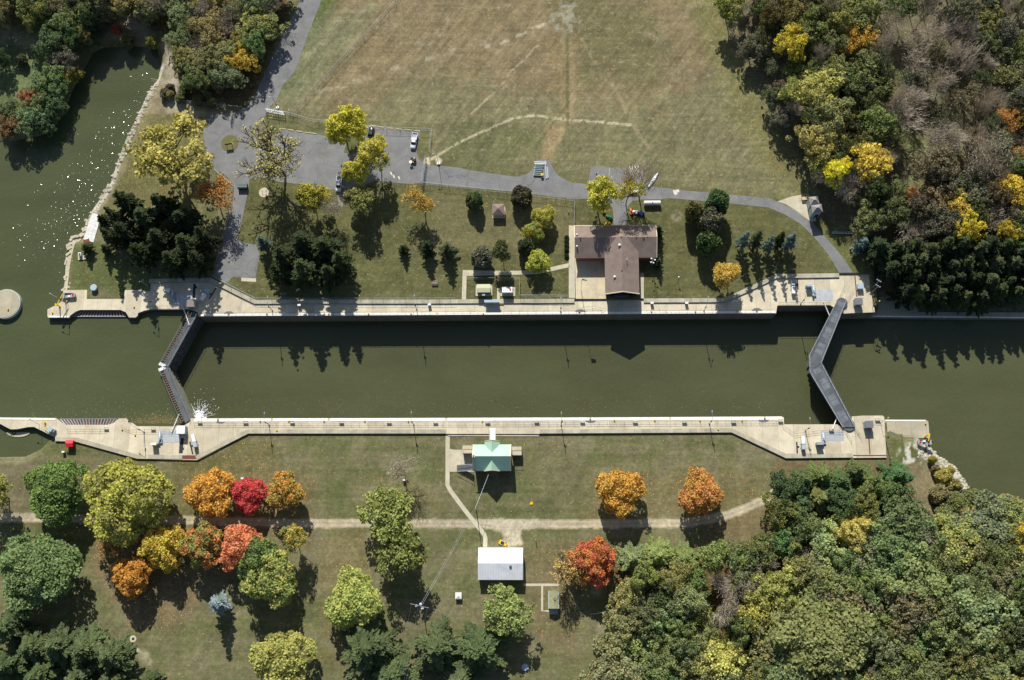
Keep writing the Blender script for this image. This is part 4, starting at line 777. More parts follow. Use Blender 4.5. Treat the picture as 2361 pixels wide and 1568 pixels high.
def tubes(segs, name, m, sides=3):
    vs = []
    for a, b, r0, r1 in segs:
        a = np.array(a); b = np.array(b); t = b - a; L = np.linalg.norm(t) + 1e-9; t = t / L; u = np.cross(t, [0.3, .9, .1]); u /= np.linalg.norm(u) + 1e-9; w = np.cross(t, u)
        if r1 < .0035: vs += [a - u * r0, a + u * r0, b + u * r1, b - u * r1]; continue
        for i in range(sides):
            p, q = 2 * math.pi * i / sides, 2 * math.pi * (i + 1) / sides; d0, d1 = u * math.cos(p) + w * math.sin(p), u * math.cos(q) + w * math.sin(q)
            vs += [a + d0 * r0, a + d1 * r0, b + d1 * r1, b + d0 * r1]
    return npmesh(name, np.array(vs), 4, m)
def skel(seed, depth=4, kids_=4, spread=.75, top=2.0, fork=.55, r0=.045, zs=1.0):
    """trunk that forks into limbs filling a crown of radius about 1, height about 2"""
    rr = random.Random(seed); segs = []; tips = []
    def go(p, d, L, r, k):
        n = 3 if k > 1 else 2; q = p
        for i in range(n):
            d2 = d + np.array([rr.gauss(0, .12), rr.gauss(0, .12), rr.gauss(0, .06) + .03]); d2 /= np.linalg.norm(d2); q2 = q + d2 * L / n; segs.append((q, q2, r * (1 - .3 * i / n), r * (1 - .3 * (i + 1) / n))); q = q2; d = d2
            if k > 0 and i < n - 1 and k < depth: br(q, d, L * .7, r * .5, k - 1, 1)
        if k > 0: br(q, d, L * .78, r * .68, k - 1, kids_)
        else: tips.append(q)
    def br(q, d, L, r, k, n):
        ph = rr.uniform(0, 6.28)
        for j in range(n):
            t = ph + 6.283 * j / n + rr.uniform(-.5, .5); u = np.cross(d, [.1, .2, 1.0]) + 1e-6; u /= np.linalg.norm(u); w = np.cross(d, u); a = spread * rr.uniform(.6, 1.25)
            e = d * math.cos(a) + (u * math.cos(t) + w * math.sin(t)) * math.sin(a); e[2] += .1; go(q, e / np.linalg.norm(e), L * rr.uniform(.75, 1.15), r, k)
    go(np.zeros(3), np.array([0, 0, 1.0]), fork, r0, depth)
    P_ = np.array([s_[1] for s_ in segs]); k = 1.0 / np.percentile(np.hypot(P_[:, 0], P_[:, 1]), 97); kz = top / P_[:, 2].max()
    f = lambda q: np.array([q[0] * k, q[1] * k, q[2] * kz]); segs = [(f(a), f(b), x, y) for a, b, x, y in segs]; return segs, [f(t) for t in tips]
def openc(seed, per, cr, ls, frac=1.0, depth=3, kids_=4, spread=.72, fork=.7, bark=None):
    segs, tips = skel(seed, depth, kids_, spread, 2.0, fork); rng = np.random.default_rng(seed); cs = []; ts = []
    use = [t for t in tips if rng.random() < frac]
    for t in use:
        r = cr * rng.uniform(.6, 1.4); v = sph(rng, per) * (rng.uniform(.3, 1, per) ** .6)[:, None] * r; b = rng.uniform(.4, .58); g_ = rng.beta(.6, .8)
        cs.append(t + v * [1, 1, .8]); ts.append(np.stack([np.clip(b + rng.normal(0, .06, per), .2, .8), np.clip(g_ + rng.normal(0, .15, per), 0, 1)], 1))
    return npmesh('crown', quads(np.concatenate(cs), ls, rng), 4, M_LEAF, np.concatenate(ts)), tubes(segs, 'trunk', bark or M_BARK)
def bare(seed, depth=4, kids_=4, bark=None, spread=.55): 
    segs, tips = skel(seed, depth, kids_, spread, 2.0, .75, .035); rr = np.random.default_rng(seed); tw = []
    for t in tips:
        for _ in range(3): tw.append((t, t + rr.normal(0, .07, 3) + [0, 0, .05], .004, .002))
    big = [s_ for s_ in segs if s_[2] > .008]; small = [(a, b, max(c_, .005), .003) for a, b, c_, d_ in segs if c_ <= .008]
    return tubes(small + tw, 'crown', bark or M_BARKG), tubes(big, 'trunk', bark or M_BARKG)
def pine(seed, tiers, per, ls, drop=.12, narrow=1.0):
    rng = np.random.default_rng(seed); cs = []; ds = []; ts = []
    for k in range(tiers):
        t = (k + .5) / tiers; R_ = (1 - t) ** .8 * narrow + .05; nb = max(5, int(9 * (1 - t * .4))); ph = rng.uniform(0, 6.28)
        for j in range(nb):
            z = .35 + 2.3 * t + rng.normal(0, .05); a = ph + 6.283 * j / nb + rng.normal(0, .22); L = R_ * rng.choice([.6, .8, 1.0, 1.18]) * rng.uniform(.9, 1.05); n = max(5, int(per * L)); s_ = rng.uniform(.12, 1, n) ** .75; d = np.array([math.cos(a), math.sin(a), 0])
            side = np.array([-d[1], d[0], 0]); sg = rng.choice([-1, 1], n); wd = .16 * np.sin(np.pi * np.clip(s_, .1, .97)) ** .8 * L ** .5; off = sg * wd * rng.uniform(0, 1, n); p = d * (s_ * L)[:, None] + side * off[:, None]; p[:, 2] = z + .16 * s_ - drop * s_ ** 2 * 1.9 - np.abs(off) * .35 + rng.normal(0, .012, n)
            dd = d * 1.0 + side * sg[:, None] * .55 + rng.normal(0, .15, (n, 3)) * [1, 1, .6]; cs.append(p); ds.append(dd); b = rng.uniform(.38, .6); ts.append(np.stack([np.clip(b + rng.normal(0, .06, n), .2, .8), np.full(n, rng.random() * .8)], 1))
    c = np.concatenate(cs); me = npmesh('crown', quads(c, ls, rng, .9, 2.6, np.concatenate(ds)), 4, M_LEAF, np.concatenate(ts))
    return me, tubes([((0,0,0),(0,0,1.3),.045,.03),((0,0,1.3),(0,0,2.5),.03,.008)], 'trunk', M_BARK, 6)
def dtrunk(seed, h=1.3):
    rr = random.Random(seed); segs = [((0,0,0),(0,0,.55),.06,.05),((0,0,.55),(0,0,h),.05,.02)]
    for i in range(8):
        a = rr.uniform(0, 6.28); segs.append(((0,0,.4+.08*i),(math.cos(a)*.6, math.sin(a)*.6, .8+.12*i), .025, .008))
    return tubes(segs, 'trunk', M_BARK, 5)
PRO = {}
PRO['M'] = [(dense(i, 84, .21, 72, .066, fl=.38), dtrunk(i)) for i in (1, 2, 3, 4)]
PRO['O'] = [(dense(i, 120, .20, 90, .052, fl=.35), dtrunk(i)) for i in (11, 12, 13)]
PRO['U'] = [(dense(i, 36, .34, 90, .12, zc=.85, zr=.8, cut=-.8, fl=.1), dtrunk(i, .8)) for i in (21, 22, 23)]
PRO['W'] = [(dense(i, 130, .19, 62, .062, fl=.8, zc=1.2, zr=.75), dtrunk(i)) for i in (31, 32, 33, 34, 35)]
PRO['C'] = [openc(i, 50, .17, .062) for i in (41, 42, 43, 44)]
PRO['L'] = [openc(i, 12, .15, .05, .7, 4, 3, .6) for i in (51, 52, 53)]
PRO['H'] = [openc(i, 6, .08, .035, .5, 4, 4, .6) for i in (55, 56)]
PRO['B'] = [bare(i) for i in (61, 62, 63, 64)]
PRO['P'] = [pine(i, 13, 85, .062) for i in (71, 72, 73, 74)]
PRO['S'] = [pine(i, 15, 75, .06, .10, .95) for i in (81, 82)]
NAME = {'M':('maple_tree','maple'), 'O':('oak_tree','oak'), 'U':('round_tree','tree'), 'W':('broadleaf_tree','tree'), 'C':('cottonwood_tree','tree'), 'L':('sparse_tree','tree'), 'B':('bare_tree','bare tree'), 'H':('bare_tree','bare tree'), 'P':('pine_tree','pine'), 'S':('spruce_tree','spruce')}
FK = 1.4
def leafcol(c, j=1.0):
    r, g, b_ = S(*c)[:3]; L = .3 * r + .6 * g + .1 * b_; warm = r > g * 1.25
    k = (.72 if r > g * 3.2 else .86) if warm else .80; r, g, b_ = (L + (v - L) * k for v in (r, g, b_))
    if warm: g *= 1.22
    elif r > g * .8 and b_ < g * .6: g *= 1.03
    elif b_ < g * .7: r *= 1.04
    r, g, b_ = (v * (FK * (1.15 if warm else 1.0)) * j for v in (r, g, b_)); q = min(1, .74 / max(r, g, b_, 1e-6)); return tuple(max(.004, v * q) for v in (r, g, b_))
def tree(ty, x, y, R, h, col, alt=None, label=None, group=None, name=None):
    """crown centre shows at picture point (x, y); R in picture units, h in metres"""
    zc = {'P':.5, 'S':.5, 'U':.5}.get(ty, .58) * h; q = PG(x, y, zc)
    r = R / 7.0 * (1.0 - 0.0); me, tk = random.choice(PRO[ty]); o = bpy.data.objects.new(name or NAME[ty][0], None); COL.objects.link(o); o.location = (q[0], q[1], q[2] - .05); o.rotation_euler = (0, 0, random.uniform(0, 6.28)); o.empty_display_size = .5
    zk = h / ({'P':2.7, 'S':2.7, 'U':1.6}.get(ty, 2.0))
    t = bpy.data.objects.new('trunk', tk); c = bpy.data.objects.new('crown', me)
    for k in (t, c): COL.objects.link(k); k.parent = o; k.scale = (r, r, zk)
    wrm = col[0] > col[1] * 1.12; k_ = random.uniform(.85, 1.2); cc = leafcol(col, .98 if ty in 'PS' else 1.0)
    a = leafcol(alt) if alt else ((cc[0] * .95 * k_, cc[1] * 1.06 * k_, cc[2] * .9) if wrm else (cc[0] * 1.14 * k_, cc[1] * 1.06 * k_, cc[2] * .9)); col = cc
    c.color = col + (1,); c['alt'] = [float(v) for v in a]
    tag(o, label, NAME[ty][1], group); return o
Y1_, Y2_, GRN, DGR = (196,180,62), (150,150,62), (98,120,54), (56,70,42)
G1 = 'trees of the park north of the lock'; G2 = 'trees of the park south of the lock'; DP = (58,74,46); DP2 = (84,98,62)
HAND = [
('C',395,352,86,21,(180,166,66),(158,148,60),'huge yellow green cottonwood between the river bank and the asphalt turning area',G1),
('L',492,452,46,13,(212,140,58),(170,110,70),'thin orange brown tree overhanging the west fence and the lower drive',G1),
('H',640,374,86,20,(176,168,92),None,'tall nearly bare tree with yellow tips at the south edge of the parking lot',G1),
('C',714,452,38,13,(200,172,44),(150,142,44),'golden olive tree just right of the tall nearly bare tree',G1),
('B',762,485,34,12,(0,0,0),None,'leaning bare tree between the golden olive tree and the white truck',G1),
('C',788,300,52,17,(228,200,54),(214,188,52),'bright golden tree over the north edge of the parking lot, left of the dark car',G1),
('C',868,362,38,16,(220,190,60),(160,156,62),'split yellow and green tree over the lot below the dark car',G1),
('C',814,400,32,15,(226,200,60),(180,170,50),'yellow tree above the white truck',G1),
('C',826,468,34,12,(160,156,78),(130,130,60),'dull yellow tree below the white truck',G1),
('L',974,462,38,12,(236,176,62),(216,164,64),'sparse orange tree alone on the lawn south of the road gate',G1),
('P',930,574,13,6,DP,None,'smallest dark pine on the lawn, first of the three in a row',G1),
('P',985,570,20,9,DP,None,'middle dark pine of the three in a row on the lawn',G1),
('P',1032,574,22,10,DP2,None,'right hand dark pine of the three in a row on the lawn',G1),
('U',1094,463,20,7,(84,106,56),None,'round green tree left of the brown pavilion',G1),
('U',1203,455,25,8,(92,92,72),None,'round grey green tree right of the brown pavilion',G1),
('U',1110,594,24,7,(108,112,90),None,'round grey green tree above the olive roofed generator house',G1),
('C',1157,574,24,10,(96,106,58),None,'loose dark green tree above the white topped cabinet',G1),
('M',1253,500,26,8,(180,158,62),(150,140,60),'yellow olive tree at the top of the cluster west of the brown roofed building',G1),
('M',1232,533,24,8,(140,160,66),(196,156,56),'green and yellow tree in the middle of the cluster west of the brown roofed building',G1),
('U',1212,570,19,7,(78,92,54),None,'small dark green tree at the left of the cluster west of the brown roofed building',G1),
('M',1241,603,27,7,(212,190,54),(150,160,56),'bright yellow green tree over the footpath west of the brown roofed building',G1),
('C',1380,462,42,17,(184,164,58),(160,140,54),'spreading yellow tree north of the brown roof, left of the short drive',G1),
('L',1448,448,32,17,(196,164,60),None,'thin yellow tree north of the brown roof, right of the short drive',G1),
('B',1480,420,54,19,(0,0,0),None,'wide bare tree over the road beside the white tank',G1),
('P',1518,532,13,8,DP,None,'dark columnar evergreen at the north-east corner of the brown roofed building',G1),
('P',1518,606,11,6,DP,None,'dark columnar evergreen beside the antenna mast east of the brown roofed building',G1),
('U',1598,490,20,11,(134,114,66),(90,90,50),'russet round tree left of the large round green tree',G1),
('U',1652,470,28,12,(84,116,60),None,'large round green tree at the top of the cluster on the east lawn',G1),
('U',1638,512,28,12,(116,116,96),None,'grey round tree below the large round green tree',G1),
('U',1632,560,26,11,(90,118,64),None,'round green tree at the bottom of the cluster on the east lawn',G1),
('C',1683,632,32,10,(204,160,70),(180,140,60),'thin golden tree beside the sloping raised walk',G1),
('S',1716,552,18,15,(112,134,124),None,'left blue spruce of the row above the east deck',G1),
('P',1745,550,17,15,DP2,None,'left dark pine of the row above the east deck',G1),
('S',1774,560,16,14,(108,130,120),None,'middle blue spruce of the row above the east deck',G1),
('P',1798,552,16,15,DP,None,'right dark pine of the row above the east deck',G1),
('S',1823,555,19,15,(112,134,126),None,'right blue spruce of the row above the east deck',G1),
('S',1988,563,21,11,(124,150,142),None,'blue spruce at the corner of the east pine belt',G1),
('S',606,558,21,12,(96,116,104),None,'blue green spruce at the corner of the middle pine clump',G1),
('P',200,570,16,6,(88,96,56),None,'small round pine by the whitewashed pier',G1),
('P',243,573,14,7,(76,90,60),None,'small dark pine second from the river bank',G1),
('P',236,505,16,7,(64,76,46),None,'small pine touching the top of the whitewashed pier',G1),
('C',-6,1142,42,13,(150,150,60),None,'yellow green tree cut by the left edge above the dirt road',G2),
('O',132,1130,66,15,(112,140,56),(92,120,50),'big bright green oak north of the dirt road at the left',G2),
('O',292,1150,88,18,(170,152,60),(136,132,58),'largest golden olive oak on the dirt road at the left',G2),
('M',484,1138,50,12,(240,166,56),(214,150,60),'round orange maple left of the red maple',G2),
('M',574,1140,37,10,(226,50,62),(200,40,54),'bright red maple between two orange ones',G2),
('M',656,1133,38,11,(232,150,54),(150,146,56),'orange and olive maple right of the red maple',G2),
('L',262,1255,32,9,(176,124,80),None,'thin brown leafed tree below the largest golden olive oak',G2),
('M',375,1262,46,12,(232,176,56),(190,160,50),'golden maple, leftmost of the three in a row below the dirt road',G2),
('M',466,1255,45,12,(216,130,70),(122,146,60),'half orange half green maple, middle of the three below the dirt road',G2),
('M',556,1257,46,12,(250,136,78),(240,120,60),'salmon orange maple, rightmost of the three below the dirt road',G2),
('M',305,1328,41,11,(246,166,66),(236,156,56),'lowest orange maple beside the big pale green tree',G2),
('O',85,1316,82,16,(126,152,86),(112,138,70),'very large pale green tree at the left edge below the road',G2),
('M',600,1285,44,13,(104,130,64),None,'dark green tree touching the salmon orange maple',G2),
('M',625,1332,54,14,(138,158,70),(184,176,72),'mixed green and yellow tree left of the tall thin tree',G2),
('C',674,1242,28,13,(222,176,60),(140,150,90),'tall thin yellow tree just below the dirt road',G2),
('S',503,1392,26,14,(140,160,166),None,'pale blue spruce alone on the lower lawn',G2),
('M',650,1525,62,13,(176,168,72),(160,160,66),'yellow green tree at the bottom edge left of the big dark pine',G2),
('B',928,1090,38,13,(0,0,0),None,'small bare grey tree alone on the south lawn',G2),
('C',898,1212,66,16,(156,160,68),(130,138,60),'upper half of the tall yellow green pair, over the dirt road',G2),
('C',925,1290,52,14,(148,152,66),(126,132,58),'lower one of the tall yellow green pair south of the dirt road',G2),
('M',815,1388,57,12,(158,168,68),(186,184,80),'yellow green tree left of the utility pole',G2),
('C',1180,1402,52,12,(166,178,88),(150,160,76),'pale yellow green tree just south of the white shed',G2),
('H',1290,1308,52,13,(186,140,84),None,'bare brown tree between the white shed and the red maple by the wood',G2),
('M',1368,1293,47,12,(216,84,54),(222,136,60),'red orange maple at the edge of the south-east wood',G2),
('M',1428,1133,48,12,(238,164,60),(206,152,56),'round orange maple on the lawn, left of two by the curve of the dirt road',G2),
('M',1616,1138,45,11,(232,146,82),(226,166,70),'thinning orange maple on the lawn, right of two by the curve of the dirt road',G2),
('P',1460,1288,38,12,(126,146,86),None,'soft green pine, left of three next to the red orange maple',G2),
('P',1515,1282,42,12,(132,146,76),None,'soft green pine, middle of three next to the red orange maple',G2),
('P',1575,1288,40,12,(128,142,74),None,'soft green pine, right of three next to the red orange maple',G2),
('P',850,1498,66,17,(92,110,66),None,'big dark pine left of the overhead wires',G2),
('P',905,1560,50,15,(90,110,70),None,'dark pine at the bottom edge below the big pine left of the wires',G2),
('P',1008,1495,56,17,(94,112,66),None,'dark pine right of the overhead wires',G2),
('P',1104,1500,60,17,(90,110,66),None,'dark pine below the pale yellow green tree by the shed',G2),
('P',1060,1570,46,15,(98,116,76),None,'dark pine at the bottom edge between the two pines right of the wires',G2),
('P',345,1568,22,8,(84,104,62),None,'small pine at the bottom edge right of the west pine clump',G2),
]
for a in HAND: tree(*a)
pct = lambda x, y: f'{max(0, min(99, round(x / 23.61)))}% across, {max(0, min(99, round(y / 15.68)))}% down'
SEC = [((134,142,80),'yellow green'),((118,134,78),'fresh green'),((138,140,78),'olive yellow'),((104,120,68),'mid green'),((136,146,98),'pale green'),((112,126,74),'grass green'),((130,130,84),'khaki')]
def clump(ty, pts, h, cols, where, grp, word=None):
    for p_ in pts:
        x, y, R = p_; c_, nm = random.choice(cols); tree(ty, x, y, R, h * random.uniform(.88, 1.1), c_, None, f'{nm} {word or NAME[ty][1]} in {where}, {pct(x, y)}', grp)
clump('P', [(288,466,33),(332,502,38),(285,535,34),(372,472,36),(420,506,40),(366,552,38),(430,565,38),(262,498,22),(322,582,32),(396,600,32),(455,600,26),(470,545,28),(252,545,20)], 17, [((62,76,48),'very dark'),((72,88,54),'dark green')], 'the west pine clump', 'pines of the clump by the river')
clump('P', [(652,590,33),(698,560,40),(748,572,42),(786,602,30),(640,628,26),(700,622,36),(758,632,34)], 16, [((74,90,56),'dark green'),((66,80,50),'very dark')], 'the middle pine clump', 'pines of the middle clump')
clump('P', [(24,1450,46),(76,1492,48),(138,1490,52),(200,1498,50),(258,1512,46),(92,1560,50),(182,1568,50),(20,1535,50),(258,1580,40)], 16, [((84,104,60),'dark green'),((92,110,66),'olive green')], 'the south-west pine clump', 'pines of the south west clump')
pp = []
for j, (yy, n_) in enumerate(((572, 11), (612, 12), (650, 11), (682, 9))):
    for i in range(n_): pp.append((2030 + i * 36 + (j % 2) * 16 + random.uniform(-7, 7), yy + random.uniform(-9, 9) + (8 if i == 0 else 0), random.uniform(27, 35)))
pp = [p_ for p_ in pp if not (p_[1] > 640 and p_[0] < 2075)]
clump('P', pp, 15, [((70,86,52),'dark green'),((84,98,60),'olive green'),((62,78,52),'very dark')], 'the east pine belt', 'pines of the belt above the canal')
OL = [((126,126,72),'dull olive'),((146,142,80),'olive yellow'),((112,118,68),'olive green'),((96,108,64),'dark green'),((130,130,88),'khaki'),((122,134,84),'sage green'),((124,116,88),'brownish')]
GD = [((214,170,60),'golden'),((200,140,66),'orange brown')]
done = [(a[1], a[2], a[3]) for a in HAND] + [(p_[0], p_[1], p_[2]) for p_ in pp]
WD = []
def wood(poly, n, rmin, rmax, mix, cols, where, grp, hmin, hmax, seed, keep=None, gap=.62):
    rr = random.Random(seed); xs_ = [p_[0] for p_ in poly]; ys_ = [p_[1] for p_ in poly]; k = 0; t = 0
    pa = np.array(poly, float)
    while k < n and t < 9000:
        t += 1; x, y = rr.uniform(min(xs_), max(xs_)), rr.uniform(min(ys_), max(ys_)); R = rr.uniform(rmin, rmax)
        if sdf([(a, b) for a, b in poly], np.array([x]), np.array([y]), 500)[0] > -R * .35: continue
        if any(math.hypot(x - a, y - b) < (R + c_) * gap for a, b, c_ in done): continue
        ty = rr.choices(list(mix), list(mix.values()))[0]; c_, nm = rr.choice(cols)
        if rr.random() < .025 and ty != 'B': c_, nm = rr.choice(GD)
        done.append((x, y, R)); k += 1; lab = (f'bare grey tree' if ty == 'B' else f'{nm} {NAME[ty][1]}') + f' in {where}, {pct(x, y)}'
        tree(ty, x, y, R * (1.1 if ty != 'B' else 1.2), rr.uniform(hmin, hmax), tuple(int(v * rr.uniform(.92, 1.08)) for v in c_), None, lab, grp)
ACC = [('C',1818,108,38,17,(232,190,60),None,'bright golden tree near the field edge in the north-east wood'),('W',1885,215,58,16,(176,166,70),(150,150,66),'large olive gold tree in the north-east wood'),('C',1935,395,34,15,(224,200,50),None,'lemon yellow tree above the pine belt'),
('C',1990,385,50,16,(216,178,62),(196,156,58),'amber tree beside the lemon yellow one'),('W',1966,268,20,9,(196,166,104),None,'small tan tree in the north-east wood'),('C',2330,440,46,15,(226,176,60),None,'golden tree at the right edge above the pine belt'),('W',2155,465,34,12,(156,120,92),None,'rusty pink tree above the pine belt'),
('W',2200,480,30,12,(190,150,70),None,'orange gold tree above the pine belt'),('W',2096,455,16,10,(196,124,74),None,'small orange tree above the pine belt'),('U',2150,1335,1,1,(0,0,0),None,''),('W',1890,330,46,15,(160,150,84),None,'straw coloured tree near the field edge'),('W',1970,30,50,15,(126,130,72),None,'olive tree at the top of the north-east wood'),
('W',2000,170,50,15,(118,124,72),None,'grey green tree in the middle of the north-east wood'),('C',1680,15,36,13,(140,146,56),None,'yellow green tree at the top edge where field meets wood')]
SEACC = [('W',1790,1365,52,15,(176,172,68),(148,152,62),'golden green tree in the south-east wood beside the darker oak'),('O',1880,1475,105,18,(140,140,74),(124,128,66),'huge khaki oak at the bottom of the south-east wood'),('C',1735,1410,38,13,(186,180,60),None,'bright yellow green tree left of the huge khaki oak'),('C',1700,1485,24,10,(198,140,84),None,'small orange brown tree in the south-east wood'),
('C',1655,1535,52,13,(186,182,78),None,'yellow green tree at the bottom edge of the south-east wood'),('W',2100,1330,70,15,(150,160,86),(130,144,80),'very large pale green tree in the middle of the south-east wood'),('W',2250,1420,72,15,(126,146,92),None,'very large sage tree low in the south-east wood'),('W',1965,1230,40,13,(168,142,84),(190,160,70),'straw and grey tree near the top of the south-east wood'),
('P',2070,1095,36,12,(84,124,74),None,'bright green pine nearest the south-east deck corner'),('B',1655,1330,45,11,(0,0,0),None,'pale grey tangle tree beside the soft green pines'),('W',1800,1255,30,11,(96,134,76),None,'fresh green tree at the west corner of the south-east wood')]
for a in ACC + SEACC:
    if a[3] > 1: tree(*a, 'accent trees of the woods'); done.append((a[1], a[2], a[3]))
for x, y, R in [(1812,1130,32),(1850,1108,30),(1895,1098,32),(1935,1110,30),(1975,1085,26),(2010,1112,34),(1800,1175,32),(1845,1160,34),(1890,1150,34),(1940,1160,34),(1990,1160,32),(2040,1140,30),(1850,1210,30),(1830,1260,30)]:
    c_, nm = random.choice([((96,118,64),'green'),((108,122,66),'olive green'),((120,124,64),'yellowish green'),((84,110,64),'dark green')]); ty = random.choice('PPW'); tree(ty, x, y, R * 1.1, 12, c_, None, f'{nm} {NAME[ty][1]} on the south-east wood edge, {pct(x, y)}', 'trees of the south east wood'); done.append((x, y, R))
YG = [((138,138,74),'olive yellow'),((126,130,72),'yellow green'),((104,110,64),'olive green'),((90,98,60),'dark green'),((112,114,84),'grey olive')]
GB = [((112,110,90),'grey brown'),((114,116,84),'grey olive'),((122,118,98),'pale brown'),((102,110,70),'olive green')]
wood([(1672,-50),(1760,-50),(1800,120),(1840,250),(1880,330),(1900,420),(1890,440),(1850,380),(1800,290),(1745,190),(1700,110)], 14, 16, 26, {'B': 5, 'W': 2, 'L': 4}, GB, 'the north-east wood edge', 'trees of the north east wood', 9, 12, 5, gap=.55)
wood([(1720,-60),(1990,-60),(2010,200),(2060,360),(2000,480),(1900,440),(1840,300),(1780,160)], 42, 22, 46, {'B': 4, 'W': 5, 'C': 5, 'L': 5}, YG, 'the north-east wood', 'trees of the north east wood', 12, 17, 16)
wood([(1990,-60),(2240,-60),(2260,200),(2290,420),(2080,440),(2030,200)], 29, 28, 50, {'B': 12, 'W': 1, 'H': 5, 'L': 2}, GB, 'the thin bare part of the wood', 'trees of the north east wood', 13, 19, 26, gap=.5)
wood([(2210,-60),(2440,-60),(2440,545),(2060,545),(1960,500),(2080,430),(2280,420)], 62, 22, 46, {'B': 5, 'W': 5, 'C': 3, 'L': 5}, YG + GB, 'the north-east wood', 'trees of the north east wood', 11, 16, 36)
wood([(395,-60),(655,-60),(632,40),(596,110),(572,160),(545,190),(440,196),(405,120),(385,60)], 38, 24, 44, {'W': 7, 'C': 2, 'B': 1, 'L': 2}, OL, 'the north-west wood', 'trees of the north west wood', 8, 11, 7)
wood([(-60,-60),(400,-60),(370,40),(270,35),(200,60),(120,66),(90,45),(-60,70)], 26, 22, 38, {'W': 7, 'B': 1, 'U': 2}, OL, 'the top left wood', 'trees of the north west wood', 10, 15, 8)
wood([(1450,1320),(1600,1280),(1790,1215),(1900,1190),(2080,1180),(2150,1230),(2300,1190),(2440,1170),(2440,1640),(1300,1640),(1425,1500),(1430,1420)], 122, 26, 54, {'W': 9, 'C': 4, 'B': 1, 'L': 1, 'O': 2}, SEC, 'the south-east wood', 'trees of the south east wood', 11, 16, 9)
for x, y, R, h, c_, nm in ((120,100,36,11,(92,116,76),'green'),(165,85,30,10,(78,104,64),'dark green'),(150,135,30,9,(108,104,92),'grey'),(190,75,24,9,(150,140,70),'olive gold'),(215,72,22,8,(70,96,60),'dark green'),(268,68,12,5,(176,70,50),'red'),(295,95,16,6,(104,120,64),'green'),(350,98,16,6,(130,134,56),'yellow green'),
    (130,175,26,9,(116,140,90),'pale green'),(165,175,22,8,(150,140,60),'olive gold'),(95,195,26,8,(114,138,90),'pale green'),(130,205,28,9,(104,132,84),'green'),(70,230,24,7,(150,70,50),'rusty red'),(85,240,26,8,(128,140,84),'pale olive'),(125,250,26,8,(84,112,76),'dark green'),(70,275,30,9,(110,138,94),'pale green'),(20,255,26,7,(104,118,76),'green'),(25,290,28,8,(130,90,70),'rusty brown'),
    (100,290,24,8,(90,116,78),'green'),(50,138,14,4,(100,86,76),'dark brown'),(-5,130,24,9,(70,90,60),'dark green'),(15,190,20,6,(0,0,0),'x')):
    if nm != 'x': tree('W' if R > 20 else 'U', x, y, R, h, c_, None, f'{nm} tree on the spit across the river, {pct(x, y)}', 'trees on the spit across the river'); done.append((x, y, R))
for x, y, R in [(2190,1085,10),(2175,1100,18),(2165,1140,22),(2200,1120,16),(2205,1160,26),(2240,1150,24),(2262,1175,26),(2180,1190,24),(2230,1200,30),(2150,1060,9),(2320,1165,24),(2350,1180,28),(2290,1195,26),(2158,1082,10),(2400,1190,28)]:
    c_, nm = random.choice([((150,140,84),'straw'),((120,128,76),'green'),((166,136,76),'gold brown'),((134,124,84),'khaki')]); tree('U', x, y, R, 3 + R * .12, c_, None, f'{nm} shrub on the east bank, {pct(x, y)}', 'shrubs on the east bank', 'shrub')
for i in range(46):
    x, y = random.choice([(random.uniform(1380, 1440), random.uniform(1440, 1500)), (random.uniform(380, 560), random.uniform(200, 235)), (random.uniform(1310, 1400), random.uniform(1530, 1570)), (random.uniform(2030, 2070), random.uniform(560, 600))])
    if i > 20: break
    tree('U', x, y, random.uniform(8, 15), 3, random.choice(OL)[0], None, f'low undergrowth shrub at the wood edge, {pct(x, y)}', 'undergrowth shrubs', 'shrub')
for px, py, n_ in ((121,1006,5),(100,1016,4),(2,1048,4),(108,1000,3)):
    pass
# ---------------------------------------------------------------- fences and rails
def fence(pts, label, h=2.0, step=3.0, z=None, shadecloth=False):
    w = [P(x, y, (ZN if z is None else z)) for x, y in pts]; o = thing('chain_link_fence', w[0], 0, label, 'fence', 'chain link fences')
    q = [(a[0]-w[0][0], a[1]-w[0][1]) for a in w]; mb = MB(); bar3(mb, q, h, .035); bar3(mb, q, .15, .02); mb.build('rail', M_STEEL, o)
    wr = MB(); 
    for k in (.25, .5, .75): bar3(wr, q, h*k, .008, 3)
    for a, c_ in zip(q[:-1], q[1:]):
        L = math.dist(a, c_); n = int(L / .5)
        for i in range(n): t = i / max(n, 1); x, y = a[0]+(c_[0]-a[0])*t, a[1]+(c_[1]-a[1])*t; wr.tube((x, y, 0), (x+(c_[0]-a[0])/L*.5, y+(c_[1]-a[1])/L*.5, h), .006, n=3, cap=False)
    wr.build('wire_mesh', M_STEEL, o)
    pm = MB().tube((0,0,0),(0,0,h+.05),.045,n=6).mesh('post'); pm.materials.append(M_RAIL); left = 0.0
    for a, c_ in zip(q[:-1], q[1:]):
        L = math.dist(a, c_); s_ = left
        while s_ < L:
            t = s_ / L; k = bpy.data.objects.new('post', pm); COL.objects.link(k); k.parent = o; k.location = (a[0]+(c_[0]-a[0])*t, a[1]+(c_[1]-a[1])*t, 0); s_ += step
        left = s_ - L
    return o
fence([(352,187),(411,199),(413,236),(562,252)], 'fence from the river bank along the dirt yard to the access road', 2.0)
fence([(925,-16),(911,10),(673,262)], 'long diagonal fence across the field', 1.9, 4.2)
fence([(616,252),(676,267),(715,279),(860,297),(996,302),(990,352)], 'fence along the north edge of the parking lot', 2.0, 4.6)
fence([(969,424),(1180,446),(1325,464),(1324,520)], 'fence along the south edge of the road to the brown roofed building', 2.0, 3.2)
fence(TT(0,1,[(1990,10),(2152,148),(2120,400),(1972,992),(2361,1190)]) + [(700,691),(1050,690)], 'fence along the lower drive and the north raised walk', 1.8, 3.6)
